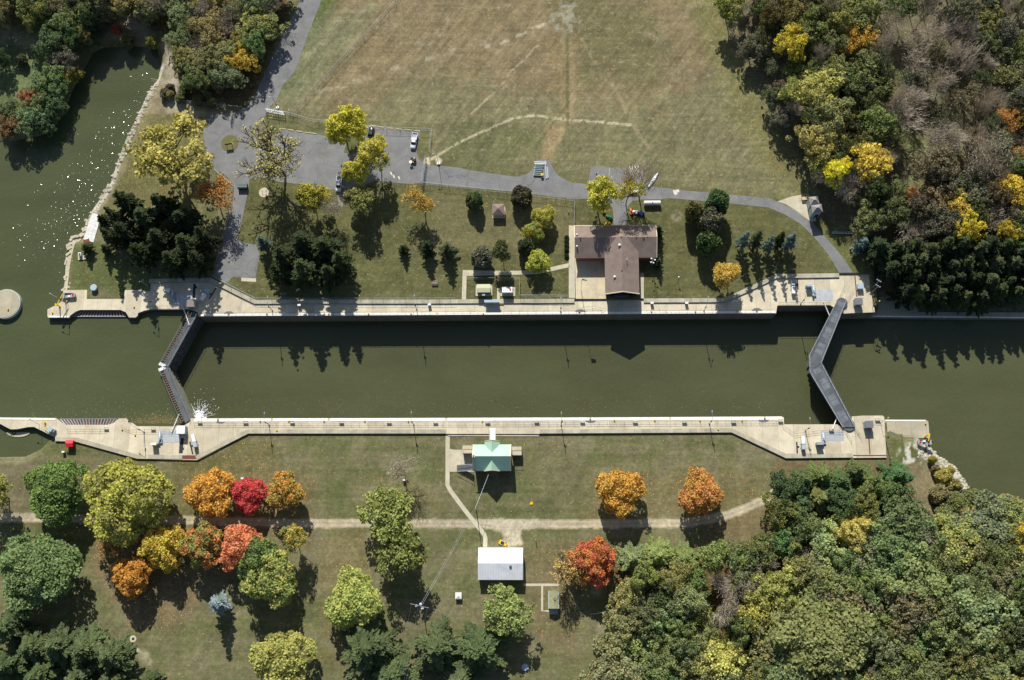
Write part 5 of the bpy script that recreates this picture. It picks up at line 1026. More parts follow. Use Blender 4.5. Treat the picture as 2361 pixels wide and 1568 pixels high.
fence([z1(232,320), z1(2016,312), z1(2008,882)] + TT(2,1,[(528,1170)]), 'fence round the generator plot', 1.9, 3.4)
def deckrail(par, pts, z=0.0): rail(par, PL(pts, z), z + .003, 'railing', 1.05, 2.6)
deckrail(nw, [(470,723.5),(1120,719.6)]); deckrail(nw, [(1160,719.4),(1392,718.2)]); deckrail(nw, [(1490,717.6),(1782,716)]); deckrail(nw, [(350,707),(436,707.5)]); deckrail(nw, [(1796,699),(1912,699)])
deckrail(nw, TT(2,1,[(590,1290),(690,1268),(770,1262),(862,1290)])); deckrail(sw_, TT(0,2,[(625,828),(985,828)])); deckrail(sw_, TT(0,2,[(1120,790),(1215,832),(1640,832)]))
deckrail(sw_, [(448,977),(1029,976)]); deckrail(sw_, [(1034,975.8),(1802,972.5)]); deckrail(sw_, TT(3,2,[(132,790),(245,868),(480,838),(690,838)])); deckrail(sw_, TT(3,2,[(868,745),(1050,748)]))
deckrail(gs, TT(3,2,[(1090,872),(1360,890)]), ZG)
# ---------------------------------------------------------------- lamps
def lampm():
    o = thing('lamp_post', (0,0,0), 0, 'x', 'lamp post', 'lock wall lamp posts'); MB().tube((0,0,0),(0,0,6.9),.11,.07,8).build('pole', M_RAIL, o); MB().cyl(0,0,0,.35,.22,10).build('base', M_WALK, o)
    a = MB().tube((0,0,6.8),(0,1.2,7.1),.05,n=6).tube((0,1.2,7.1),(0,2.2,7.1),.045,n=6).build('arm', M_RAIL, o); MB().box(0,2.5,7.08,.32,.75,.16,0,.7).build('lamp_head', M_GREY, a); MB().box(0,-.12,4.6,.4,.22,.7).build('junction_box', M_DARK, o); return o
L0_ = lampm(); KIDS[L0_.name] = kids(L0_)
for c_ in KIDS[L0_.name]: KIDS[c_.name] = kids(c_)
LAMPS = [(621,980,ZS*0,0,'on the south wall nearest the west gate'),(954,979,0,0,'on the south wall above the small bare tree'),(1294,980,0,0,'on the south wall right of the green roofed house'),(1635.5,977,0,0,'on the south wall near the east bend'),(1857,993,0,0,'on the south-east deck by the white hoist unit'),(332,996,0,.9,'on the south-west deck left of the gate'),
(628,716,0,0,'on the north wall below the middle pine clump'),(961,713,0,0,'on the north wall below the lawn with the three pines'),(1293,719,0,0,'on the north wall beside the sunlit patio'),(1623,717,0,-.2,'on the north wall near the east bend'),(358,704,0,.8,'on the north-west deck left of the machinery'),(152,699,0,1.1,'beside the grey rescue boat'),(1846,701,0,-.1,'on the north-east deck beside the recess'),(2240,712,ZG,-.5,'on the shaded guide wall below the pine belt')]
for i, (x, y, z, rz, lb) in enumerate(LAMPS):
    q = P(x, y, z); o = L0_ if i == 0 else dup(L0_); o.location = q; o.rotation_euler = (0,0,rz); o['label'] = 'tall grey lamp post ' + lb
for x, y, z, rz, lb in ((90,978,0,1.0,'at the far left of the south wall'),(2030,975,0,-1.0,'at the east end of the south deck'),(2011,709,0,-.9,'at the east end of the north deck')):
    q = P(x, y, z); o = thing('lamp_post', q, rz, 'short lamp post with a yellow head ' + lb, 'lamp post', 'yellow headed lamp posts'); MB().tube((0,0,0),(0,0,3.6),.07,.05,8).build('pole', M_RAIL, o); MB().tube((0,0,3.5),(0,1.3,3.9),.04).build('arm', M_RAIL, o); MB().box(0,1.6,3.9,.35,.6,.2,0,.7).build('lamp_head', M_YEL, o)
def floods(x, y, z, rz, lb):
    q = P(x, y, z); o = thing('floodlight_mast', q, rz, lb, 'floodlight'); MB().tube((0,0,0),(0,0,7.5),.12,.08,8).build('pole', M_RAIL, o); b_ = MB().box(0,0,7.4,1.6,.12,.12).build('crossbar', M_STEEL, o)
    for sx_ in (-.6, 0, .6): MB().box(sx_,.15,7.55,.4,.4,.3,0,.6).build('floodlight', M_GREY, b_)
floods(345,664,0,.5,'floodlight mast at the west corner of the north-west deck'); floods(2011,664,0,-.6,'upper floodlight mast at the east side of the north-east deck'); floods(2009,676,0,-.6,'lower floodlight mast at the east side of the north-east deck'); floods(2040,1006,-.4,-.5,'floodlight mast at the east edge of the south-east deck')
for x, y, lb in ((1011.5,377.5,'by the road gate below the pale stone line'),(640.5,248.8,'by the west sliding gate beside the access road')):
    q = P(x, y, ZN); o = thing('light_pole', q, 0, 'light pole on a round white footing ' + lb, 'light pole', 'gate light poles'); MB().cyl(0,0,0,.55,.5,20).build('footing', M_WHITE, o); MB().tube((0,0,.5),(0,0,7.6),.09,.06,8).build('pole', M_DARK, o); MB().tube((0,0,7.5),(-.8,.2,7.7),.05).box(-1.0,.25,7.7,.6,.3,.15).build('lamp_head', M_GREY, o)
q = P(1563,645,ZN); o = thing('garden_lamp', q, 0, 'white globe lamp on the lawn right of the brown roofed building', 'garden lamp'); MB().tube((0,0,0),(0,0,2.6),.05,n=8).build('pole', M_DARK, o); MB().dome(0,0,2.75,.28,.28,.28,12,6,True).build('globe', M_WHITE, o)
# flagpole
q = P(1339.5,668,ZN); o = thing('flagpole', q, 0, 'tall white flagpole with a small striped flag on the patio', 'flagpole'); MB().tube((0,0,0),(0,0,11.5),.09,.05,8).build('pole', M_WHITE, o)
fl = MB()
for i in range(6): fl.add([(i*.26,math.sin(i*.9)*.12,9.9),((i+1)*.26,math.sin((i+1)*.9)*.12,9.9),((i+1)*.26,math.sin((i+1)*.9)*.12,11.0),(i*.26,math.sin(i*.9)*.12,11.0)],[(0,1,2,3)])
flm = ribbed('flag_red', S(200,50,56), .17, 2, 0.0, .8); fo = fl.build('flag', mat('flag_white', S(232,226,226), .8, .03), o)
for k in range(4):
    f2 = MB()
    for i in range(6): f2.add([(i*.26,math.sin(i*.9)*.12-.012,9.92+k*.28),((i+1)*.26,math.sin((i+1)*.9)*.12-.012,9.92+k*.28),((i+1)*.26,math.sin((i+1)*.9)*.12-.012,10.04+k*.28),(i*.26,math.sin(i*.9)*.12-.012,10.04+k*.28)],[(0,1,2,3)])
    f2.build('stripe', M_RED, fo)
MB().box(.4,.02,10.75,.6,.3,.45).build('canton', mat('flag_blue', S(50,60,110), .8, .03), fo)
q = P(1502,612,ZN); o = thing('antenna_mast', q, 0, 'thin lattice antenna mast with white dishes east of the brown roof', 'antenna mast'); mb = MB()
for a in (0, 2.09, 4.19): mb.tube((math.cos(a)*.2,math.sin(a)*.2,0),(math.cos(a)*.12,math.sin(a)*.12,9),.03,n=4)
for i in range(18): a = 2.09*(i%3); mb.tube((math.cos(a)*.18,math.sin(a)*.18,i*.5),(math.cos(a+2.09)*.18,math.sin(a+2.09)*.18,i*.5+.5),.02,n=3)
mb.build('lattice', M_STEEL, o); MB().tube((0,0,9),(0,0,13),.03,n=5).build('whip', M_STEEL, o)
for x, y, z_ in ((-.6,0,7),(.6,-.1,6),(.2,-.6,4.5),(-.5,-.3,4.2)): MB().dome(x,y,z_,.28,.28,.15,10,3).tube((0,0,z_),(x,y,z_),.03).build('dish', M_WHITE, o)
# utility poles and wires
q1 = P(976,1398,ZS); o = thing('utility_pole', q1, -.22, 'wooden utility pole with a crossarm and three white transformers', 'utility pole'); MB().tube((0,0,0),(0,0,11),.16,.11,8).build('pole', M_BARK, o); MB().box(0,0,10.6,5.6,.14,.14).build('crossarm', M_STEEL, o)
for x, y in ((-.9,-.2),(.2,.55),(1.0,-.5)): MB().cyl(x,y,9.3,10.4,.36,14).cyl(x,y,10.4,10.55,.18,10).build('transformer', mat('transformer_white', S(214,228,222), .5, .04), o)
q2 = P(1099,1180,ZS); o = thing('utility_pole', q2, 0, 'plain utility pole beside the pale footpath north of the white shed', 'utility pole'); MB().tube((0,0,0),(0,0,8.6),.14,.1,8).build('pole', M_BARK, o); MB().box(0,0,8.3,.8,.1,.1).build('crossarm', M_STEEL, o)
def wire(a, b, lb, sag=.6, r=.022):
    o = thing('overhead_wire', a, 0, lb, 'wire', 'overhead wires'); mb = MB(); n = 10; d = [b[i]-a[i] for i in range(3)]; pp_ = [(d[0]*t/n, d[1]*t/n, d[2]*t/n - sag*4*(t/n)*(1-t/n)) for t in range(n+1)]
    for u, v_ in zip(pp_[:-1], pp_[1:]): mb.tube(u, v_, r, n=3, cap=False)
    mb.build('wire', M_STEEL, o)
e_ = P(930,1600,8)
for dx, nm in ((-2.4,'left'),(-.3,'middle'),(.3,'doubled middle'),(2.4,'right')): a = (q1[0]+dx*.97, q1[1]-dx*.2, 10.3); wire(a, (e_[0]+dx, e_[1], 10.0), f'{nm} wire running south from the transformer pole over the pines')
wire((q1[0]+.5,q1[1]+.5,10.4),(q2[0]-.3,q2[1],8.0),'left wire between the two utility poles'); wire((q1[0]+.9,q1[1]+.3,10.4),(q2[0]+.3,q2[1],8.0),'right wire between the two utility poles'); wire((q2[0],q2[1],8.0),(G.location.x-.6,G.location.y-4,4.6),'wire from the green roofed house to the plain utility pole', .3, .035)
# ---------------------------------------------------------------- bollards, hatches, signs on the walls
b0 = thing('bollard', (0,0,0), 0, 'x', 'bollard', 'yellow mooring bollards on the lock walls'); MB().cyl(0,0,0,.32,.15,10).build('post', M_DARK, b0); MB().cyl(0,0,.3,.48,.27,12,.2).build('cap', M_YEL, b0); KIDS[b0.name] = kids(b0); KIDS.update({c_.name: [] for c_ in KIDS[b0.name]})
BN = TT(1,1,[(x, 1328) for x in (100,357,672,1038,1430,2097)]) + TT(2,1,[(x, 1306) for x in (450,920,1285,1690,2070)]) + TT(0,1,[(485,1318),(1238,1262),(1365,1215),(620,1212)])
BS = TT(1,2,[(x, 748) for x in (40,303,628,1003,1405,2088)]) + TT(2,2,[(x, 741) for x in (460,943,1315,1732,2120)]) + TT(0,2,[(1128,825),(1248,875)]) + TT(1,2,[(193,835)]) + TT(2,2,[(1900,825)])
f1_ = True
for lst, wl_ in ((BN, 'north'), (BS, 'south')):
    lst = sorted(lst)
    for i, (x, y) in enumerate(lst):
        o = b0 if f1_ else dup(b0); f1_ = False; o.location = P(x, y, 0.003); 
        o['label'] = f'yellow bollard on the {wl_} lock wall, ' + ('leftmost of its row' if i == 0 else 'rightmost of its row' if i == len(lst)-1 else f'{i+1} from the left of {len(lst)}')
q = P(*tc(3,2)(1450,770), ZG); o = dup(b0, q); o['label'] = 'yellow bollard on the low guide wall beside the davit'
s0 = thing('notice_board', (0,0,0), 0, 'x', 'notice board', 'boards on the lock wall railings'); MB().box(0,0,.85,1.5,.06,.75).build('board', M_WHITE, s0); MB().tube((-.5,0,0),(-.5,0,.6),.04).tube((.5,0,0),(.5,0,.6),.04).build('leg', M_RAIL, s0); KIDS[s0.name] = kids(s0); KIDS.update({c_.name: [] for c_ in KIDS[s0.name]})
SG = TT(1,2,[(x, 752) for x in (335,788,1227,1655,2135)]) + TT(2,2,[(x, 748) for x in (227,648,1135,1587,2040)]) + TT(0,2,[(983,808),(1415,812),(1845,750),(2268,752)]) + TT(3,2,[(580,824),(1005,728),(112,738)])
for i, (x, y) in enumerate(SG): o = s0 if i == 0 else dup(s0); o.location = P(x, y, .003); o['label'] = f'small white board on the south wall railing, {round(x/23.61)}% across the photo'
for fn, pts, lb in (((tc(2,2)), (725,742), 'below the third lamp'), (tc(2,2), (2320,736), 'near the east bend'), (tc(0,2), (2035,748), 'near the west gate'), (tc(0,1), (2112,1325), 'north wall near the west gate'), (tc(2,1), (630,1307), 'north wall beside the patio'), (tc(3,1), (2258-2361+0,1296), 'north wall near the east bend')):
    q = P(*fn(*pts), 0); hx = [(q[0]-1.8,q[1]+.5),(q[0]+1.8,q[1]+.5),(q[0]+1.6,q[1]-.2),(q[0]+.7,q[1]-.75),(q[0]-.7,q[1]-.75),(q[0]-1.6,q[1]-.2)]; tag(MB().prism([(x, y if pts[1] < 1000 else 2*q[1]-y) for x, y in hx], .002, .05).build('recess_cover', mat('dark_plate', S(104,104,104), .8, .15)), 'dark grey six sided recess cover, ' + lb, 'cover plate', 'mooring recess covers')
for x, y, lb in ((tc(1,1)(1598,1240)+('above the middle of the north wall, right of the lamp',)),(tc(1,1)(397,1245)+('on the north raised walk below the middle pine clump',)),(tc(2,1)(1292,1225)+('on the north raised walk right of the brown roofed building',)),(tc(2,1)(1612,1225)+('on the north raised walk near the east bend',))):
    q = P(x, y, 1.3); o = thing('locker', (q[0],q[1],0), 0, 'small white locker ' + lb, 'locker', 'lockers on the north wall'); MB().box(0,0,.65,.9,.5,1.3).build('body', M_GREY, o); MB().box(0,0,1.32,1.0,.6,.08).build('lid', M_WHITE, o)
# ---------------------------------------------------------------- vehicles
def wheels(o, xs, ys, r=.33, w=.22):
    for x in xs:
        for y in ys: t_ = MB().tube((x-w/2,y,r),(x+w/2,y,r),r,n=14).build('wheel', M_BLACK, o); MB().tube((x-w/2-.01,y,r),(x+w/2+.01,y,r),r*.5,n=10).build('rim', M_STEEL, t_)
M_GLASS = mat('dark_glass', S(26,32,40), .08, .02, spec=.8)
def car(q, rz, col, label, L=4.5, kind='sedan'):
    m = mat('car_' + label[:9].replace(' ', '_'), col, .25, .02, spec=.7); o = thing('parked_car' if kind == 'sedan' else 'pickup_truck', q, rz, label, 'car' if kind == 'sedan' else 'pickup truck'); W2 = .88; H = L / 2
    def loft(rows, name, mm, par=o):
        mb = MB(); n = len(rows); vs = []; 
        for (y, w_, z0_, z1_) in rows: vs += [(-w_, y, z0_), (-w_*1.02, y, (z0_+z1_)*.55), (-w_*.9, y, z1_), (w_*.9, y, z1_), (w_*1.02, y, (z0_+z1_)*.55), (w_, y, z0_)]
        fs = [tuple(range(6))[::-1], tuple(range(6*(n-1), 6*n))]
        for i in range(n-1): fs += [(6*i+k, 6*i+(k+1)%6, 6*i+6+(k+1)%6, 6*i+6+k) for k in range(6)]
        ob = mb.add(vs, fs).build(name, mm, par, True); return ob
    if kind == 'sedan':
        loft([(-H,.72,.35,.62),(-H+.15,.84,.28,.78),(-H*.55,W2,.25,.92),(H*.35,W2,.25,.98),(H-.5,W2,.28,.82),(H-.12,.8,.3,.7),(H,.66,.38,.6)], 'body', m)
        cb = loft([(-H*.62,.66,.85,.9),(-H*.38,.72,.85,1.36),(H*.02,.72,.85,1.42),(H*.38,.68,.9,.97)], 'cabin', M_GLASS); MB().box(0,-H*.17,1.41,1.2,L*.24,.05,0,.95).build('roof', m, o)
    else:
        loft([(-H,.8,.45,.95),(-H*.05,W2,.42,.98),(H*.55,W2,.42,1.08),(H-.35,.86,.42,1.02),(H,.7,.5,.85)], 'body', m); MB().box(0,-H*.52,1.0,1.5,H*.86,.06).build('bed_floor', M_GREY, o)
        for sx_ in (-.84,.84): MB().box(sx_,-H*.52,1.15,.1,H*.94,.4).build('bed_side', m, o)
        MB().box(0,-H+.06,1.15,1.6,.1,.4).build('tailgate', m, o); MB().box(0,-H*.2,1.35,1.6,.6,.35).build('tool_box', M_WHITE, o)
        loft([(-H*.08,.74,1.0,1.05),(0,.76,1.0,1.72),(H*.3,.74,1.0,1.74),(H*.56,.7,1.0,1.1)], 'cabin', M_GLASS); MB().box(0,H*.14,1.75,1.3,H*.32,.05).build('roof', m, o)
    wheels(o, (-.8,.8), (-H*.6,H*.62))
    for sx_ in (-.58,.58): MB().box(sx_,H-.06,.62 if kind == 'sedan' else .75,.32,.14,.16).build('headlight', M_WHITE, o); MB().box(sx_,-H+.04,.66 if kind == 'sedan' else .8,.3,.12,.16).build('tail_light', M_RED, o)
    return o
car(PG(855,306,.6), math.radians(-9), S(50,60,60), 'dark green sedan parked at the north edge of the lot', 4.4)
car(PG(954.5,325,.8), math.radians(180-8), S(240,244,246), 'white pickup truck at the right end of the parking lot', 5.5, 'pickup')
car(PG(781,424,.9), math.radians(180-3), S(226,232,234), 'white pickup truck half hidden under the yellow tree', 5.2, 'pickup')
def small(name, q, rz, label, cat, parts, group=None):
    o = thing(name, q, rz, label, cat, group)
    for nm, m, fn in parts: mb = MB(); fn(mb); mb.build(nm, m, o)
    return o
def mower(q, rz, m, label):
    o = small('ride_on_mower', q, rz, label, 'mower', [('body', m, lambda b_: b_.box(0,.55,.6,.75,1.0,.5,0,.85)), ('deck', m, lambda b_: b_.box(0,-.1,.25,1.25,.9,.2)), ('rear_fender', m, lambda b_: b_.box(0,-.7,.55,1.0,.7,.35,0,.9)), ('seat', M_BLACK, lambda b_: b_.box(0,-.55,.82,.5,.45,.14).box(0,-.8,1.0,.5,.1,.4)), ('steering_wheel', M_DARK, lambda b_: b_.cyl(0,.05,.95,.99,.2,12).tube((0,.05,.95),(0,.25,.7),.03))], 'mowers and tractors north of the brown roofed building'); wheels(o, (-.5,.5), (-.7,.75), .26, .2)
Mg, Mo, Mb_ = mat('green_paint', S(40,140,90), .4, .05), mat('orange_paint', S(226,140,80), .5, .05), mat('blue_paint', S(40,80,180), .4, .05)
mower(P(1390,486,ZN), .4, M_YEL, 'yellow ride-on mower at the foot of the left yellow tree'); mower(P(1404.5,502,ZN), .9, Mg, 'green ride-on mower beside the short drive'); mower(P(1400,518,ZN), -.9, M_YEL, 'yellow and grey mower against the brown roofed building'); mower(P(1455,489,ZN), .3, Mo, 'orange mower right of the short drive'); mower(P(1466,490,ZN), 1.3, M_WHITE, 'white and black mower between the orange mower and the blue tractor'); mower(P(1478,494,ZN), 1.4, Mb_, 'blue tractor with a front bucket on the grass')
o = small('compact_loader', PG(1160,1253,.6), math.radians(62), 'small yellow loader parked north of the white shed', 'loader', [('bucket', M_YEL, lambda b_: b_.box(0,1.05,.4,1.3,.7,.5,0,.8)), ('body', M_YEL, lambda b_: b_.box(0,-.6,.75,1.0,1.2,.7,0,.85)), ('cab', M_DARK, lambda b_: b_.box(0,.05,1.0,.8,.6,.7)), ('arm', M_STEEL, lambda b_: b_.tube((-.55,-.3,.9),(-.55,.9,.5),.07).tube((.55,-.3,.9),(.55,.9,.5),.07))]); wheels(o, (-.55,.55), (-.7,.35), .3, .25)
def bike(q, rz, label): 
    o = small('motorcycle', q, rz, label, 'motorcycle', [('frame', M_DARK, lambda b_: b_.box(0,0,.5,.25,1.1,.4,0,.7)), ('tank', mat('black_paint', S(34,36,42), .3, .03), lambda b_: b_.dome(0,.2,.72,.2,.36,.2,10,3)), ('seat', M_BLACK, lambda b_: b_.box(0,-.35,.75,.28,.6,.1)), ('handlebar', M_STEEL, lambda b_: b_.tube((-.4,.5,1.0),(.4,.5,1.0),.03)), ('pannier', M_GREY, lambda b_: b_.box(-.28,-.6,.6,.2,.45,.35).box(.28,-.6,.6,.2,.45,.35))])
    for y in (-.75,.75): MB().tube((-.07,y,.32),(.07,y,.32),.32,n=14).build('wheel', M_BLACK, o)
bike(P(1375.6,404,ZN), .1, 'black touring motorcycle alone in the marked parking bay')
# bin shelter, posts, roadside pieces
small('dumpster', P(561,432,ZN), 0, 'dark green covered dumpster on the lower drive', 'dumpster', [('body', mat('dark_green_bin', S(40,62,56), .6, .1), lambda b_: b_.box(0,0,.75,3.0,1.7,1.5,0,1.05)), ('lid', mat('grey_green_lid', S(108,124,118), .6, .1), lambda b_: b_.box(0,.2,1.56,3.2,1.6,.1).box(0,.55,1.66,3.1,.7,.08))])
small('trash_trailer', P(953,370,ZN), -.1, 'dark red rimmed bin at the lower right corner of the parking lot', 'bin', [('body', M_DARK, lambda b_: b_.box(0,0,.6,1.7,1.0,1.2)), ('rim', M_RUSTR, lambda b_: b_.box(0,.45,1.22,1.8,.14,.1).box(0,-.45,1.22,1.8,.14,.1)), ('bag', M_WHITE, lambda b_: b_.dome(.4,.3,1.2,.25,.25,.2,8,3))])
small('mushroom_post', P(948,377,ZN), 0, 'pale yellow disc on a short post beside the dark bin', 'post', [('post', M_DARK, lambda b_: b_.tube((0,0,0),(0,0,1.3),.06)), ('disc', mat('pale_yellow', S(240,240,196), .6, .03), lambda b_: b_.cyl(0,0,1.3,1.4,.55,18))])
for i, (x, y, m, lb) in enumerate(((950.5,378,M_DARK,'thin dark post left of the pale disc post'),(954.5,378,M_STEEL,'thin steel post right of the pale disc post'),(619,258,M_WHITE,'white topped post at the corner of the west sliding gate'),(668,257,M_WHITE,'white topped post at the right end of the west sliding gate'))):
    small('post', P(x,y,ZN), 0, lb, 'post', [('post_shaft', m, lambda b_: b_.tube((0,0,0),(0,0,1.4),.06)), ('cap', M_WHITE, lambda b_: b_.cyl(0,0,1.4,1.5,.12,10))], 'small posts by the road gates')
def gate(a, c_, h, label):
    a = P(*a, ZN); c_ = P(*c_, ZN); L = math.dist(a, c_); o = thing('sliding_gate', a, math.atan2(c_[1]-a[1], c_[0]-a[0]), label, 'gate', 'sliding gates'); mb = MB()
    for z_ in (.2, h*.5, h): mb.tube((0,0,z_),(L,0,z_),.06,n=6)
    for i in range(9): mb.tube((L*i/8,0,.2),(L*i/8,0,h),.04,n=5)
    mb.tube((0,.3,h),(L,.3,h),.07,n=6).build('gate_frame', M_STEEL, o)
    for x in (0, L*.5, L): MB().tube((x,.3,0),(x,.3,h+.3),.08,n=8).build('gate_post', M_RAIL, o)
gate((975,424),(983,366),2.4,'tall sliding gate across the road right of the parking lot'); gate((614,258),(657,266),2.0,'sliding gate standing open beside the access road'); gate((537,262),(532,282),1.8,'swung open gate leaf at the top of the asphalt turning area')
w0_ = None
WST = TT(1,0,[(248,1192),(320,1202),(400,1214),(478,1226),(532,1233),(1085,1163),(1153,1175),(1240,1185),(1318,1193),(1400,1200),(1485,1210)])
ws = thing('wheel_stop', (0,0,0), 0, 'x', 'wheel stop', 'concrete wheel stops'); MB().box(0,0,.09,2.0,.2,.16,0,.9).build('bar', mat('tan_timber', S(206,180,120), .9, .1), ws); MB().box(0,.2,.05,2.2,.16,.1).build('kerb', M_WALK, ws); KIDS[ws.name] = kids(ws); KIDS.update({c_.name: [] for c_ in KIDS[ws.name]})
for i, (x, y) in enumerate(WST): o = ws if i == 0 else dup(ws); o.location = P(x, y, ZN+.03); o.rotation_euler = (0,0,math.radians(-8)); o['label'] = f'tan wheel stop on the north edge of the lot, {i+1} from the left'
# pipes and stores
for i in range(7):
    y = 380 + i*4.1; q = P(1243.5 - i*.7 + (i%2), y, ZN+.3); o = thing('culvert_pipe', (q[0],q[1],ZN), -.06, ['topmost','second from the top','third from the top','middle','third from the bottom','second from the bottom','lowest'][i] + ' grey green pipe of the stack beside the road', 'pipe', 'grey green pipes beside the road'); mb = MB(); n = 16; vs=[]
    for x in (-1.3, 1.3):
        for r in (.27, .22):
            for k in range(n): vs.append((x, r*math.cos(6.283*k/n), .3 + r*math.sin(6.283*k/n)))
    fs = [(k,(k+1)%n,2*n+(k+1)%n,2*n+k) for k in range(n)] + [(n+(k+1)%n,n+k,3*n+k,3*n+(k+1)%n) for k in range(n)] + [((k+1)%n,k,n+k,n+(k+1)%n) for k in range(n)] + [(2*n+k,2*n+(k+1)%n,3*n+(k+1)%n,3*n+k) for k in range(n)]
    mb.add(vs, fs).build('pipe_wall', mat('pipe_grey_green', S(122,140,136), .6, .1), o); MB().tube((-1.32,0,.3),(-1.22,0,.3),.31,n=16).build('collar', M_STEEL, o)
for i, (x, y, L, rz, lb) in enumerate(((1252,373,4.0,-.06,'upper'),(1252,376.5,4.0,-.06,'lower'))): q = P(x-6, y, ZN+.6); small('steel_channel', (q[0],q[1],ZN), rz, lb+' pale channel lying above the pipe stack', 'channel', [('web', M_PLATE, lambda b_: b_.box(0,0,.3,4.0,.32,.06)), ('flange', M_PLATE, lambda b_: b_.box(0,.16,.22,4.0,.05,.2))], 'pale steel channels')
for dx, L, lb in ((0,6.3,'longer'),(.6,3.8,'shorter')): q = P(1258.5,392,ZN); small('steel_beam', (q[0]+dx,q[1]-(1.0 if dx else 0),ZN), math.pi/2+.06, lb+' of the two pale blue beams beside the pipe stack', 'beam', [('web', M_BLUEG, lambda b_, L=L: b_.box(0,0,.2,L,.06,.3)), ('flange', M_BLUEG, lambda b_, L=L: b_.box(0,0,.37,L,.3,.05).box(0,0,.05,L,.3,.05))], 'pale blue beams')
small('compressor', P(1250,406,ZN), .1, 'small yellow and grey machine at the end of the pipe stack', 'machine', [('housing', M_YEL, lambda b_: b_.box(0,.2,.5,.9,.8,.8,0,.9)), ('engine', M_DARK, lambda b_: b_.box(0,-.6,.4,.8,.6,.6))])
for i, (x, y, a) in enumerate(((1453,389,.35),(1458,391,-.2),(1466,388,.5),(1471,391,0))): q = P(x, y, ZN); small('marker_post', q, a, f'white plank lying on the grass above the parking bay, {["first","second","third","fourth"][i]} from the left', 'plank', [('plank', M_WHITE, lambda b_: b_.box(0,0,.08,.22,2.2,.14)), ('end_cap', M_RUST, lambda b_: b_.box(0,1.15,.08,.24,.12,.16))], 'white planks by the parking bay')
# canoe under a white cover, storage tank, trailers
a_, b2 = P(1494,434,ZN), P(1518,399,ZN); L = math.dist(a_, b2); o = thing('covered_canoe', ((a_[0]+b2[0])/2,(a_[1]+b2[1])/2,ZN), math.atan2(b2[1]-a_[1], b2[0]-a_[0])-math.pi/2, 'long narrow canoe under a crumpled white cover beside the road', 'canoe'); mb = MB(); rows = 14
vs = []
for i in range(rows+1):
    t = i/rows; w_ = .62*math.sin(math.pi*min(1,(t*.86+.14)))**.7*(.45+.75*t)+.03; y = (t-.5)*L
    for k in range(7): ph = math.pi*k/6; vs.append((w_*math.cos(ph)+random.uniform(-.04,.04), y, .1+.5*math.sin(ph)*(1+random.uniform(-.12,.12))))
mb.add(vs, [(i*7+k, i*7+k+1, i*7+8+k, i*7+7+k) for i in range(rows) for k in range(6)]).build('cover', mat('white_cover', S(238,240,242), .7, .12, 2), o); MB().box(0,0,.06,.3,L*.8,.12).build('hull', M_GREY, o)
for k in range(4): MB().box(0,(k-1.5)*L*.2,.62,.7,.05,.04).build('strap', M_DARK, o)
q = P(1504,468,ZN+1.2); o = thing('storage_tank', (q[0],q[1],ZN), 0, 'white horizontal storage tank on legs beside the road', 'tank'); MB().tube((-2.5,0,1.2),(2.5,0,1.2),.75,n=24).build('tank_shell', mat('tank_white', S(226,224,222), .4, .05), o)
for x in (-1.7,1.7): MB().box(x,0,.35,.25,1.3,.7).build('leg', M_STEEL, o); 
MB().cyl(0,0,1.9,2.1,.2,12).build('hatch', M_GREY, o)
for s_ in (-2.5,2.5): MB().dome(s_,0,1.2,.3,.75,.75,14,6,True).build('end_cap', M_WHITE, o)
small('flat_trailer', P(1459,444,ZN), .03, 'low trailer with two white drums on the road under the bare tree', 'trailer', [('bed', M_RUST, lambda b_: b_.box(0,0,.55,3.6,1.5,.12)), ('drum', M_WHITE, lambda b_: b_.dome(.6,0,.6,.55,.7,.6,12,4)), ('drum', M_WHITE, lambda b_: b_.dome(1.5,0,.6,.4,.7,.6,12,4)), ('drawbar', M_DARK, lambda b_: b_.tube((-1.8,0,.5),(-2.8,0,.45),.06)), ('wheel', M_BLACK, lambda b_: b_.tube((0,-.85,.3),(0,.85,.3),.3,n=12))])
zz6 = lambda x, y: ((3180 + x / 7.13) / 1.7348, (740 + y / 7.13) / 1.7348)
small('box_trailer', P(*zz6(290,390), ZN), .12, 'small plywood bedded trailer on the concrete apron', 'trailer', [('bed', mat('plywood', S(206,186,140), .8, .08), lambda b_: b_.box(0,0,.7,2.5,1.4,.08)), ('side_rail', M_DARK, lambda b_: b_.box(0,.72,.8,2.6,.06,.25).box(0,-.72,.8,2.6,.06,.25).box(-1.28,0,.8,.06,1.5,.25)), ('drawbar', M_DARK, lambda b_: b_.tube((-1.3,0,.55),(-2.2,0,.5),.05)), ('wheel', M_BLACK, lambda b_: b_.tube((.1,-.8,.3),(.1,.8,.3),.3,n=12))])
MR_ = mat('grey_shingle', S(150,146,142), .9, .08)
for (x0, y0, x1, y1), h, lb in (((400,330,690,575),5.0,'upper of two grey hip roofed gauge huts by the concrete apron'), ((465,560,785,790),5.0,'lower of two grey hip roofed gauge huts by the concrete apron')):
    a = P(*zz6(x0,y0), ZN+h); c_ = P(*zz6(x1,y1), ZN+h); X, Y = (c_[0]-a[0])/2, (a[1]-c_[1])/2; o = thing('gauge_hut', ((a[0]+c_[0])/2,(a[1]+c_[1])/2,ZN), .12, lb, 'hut', 'hip roofed huts'); MB().box(0,0,h/2,2*X-.5,2*Y-.5,h).build('wall', M_BLUEG, o)
    MB().add([(-X,-Y,h),(X,-Y,h),(X,Y,h),(-X,Y,h),(-.3,0,h+1.1),(.3,0,h+1.1)],[(0,1,5,4),(1,2,5),(2,3,4,5),(3,0,4),(3,2,1,0)]).build('roof', MR_, o); MB().box(.4,-Y+.24,1.4,1.2,.06,2.4).build('door', M_DARK, o)
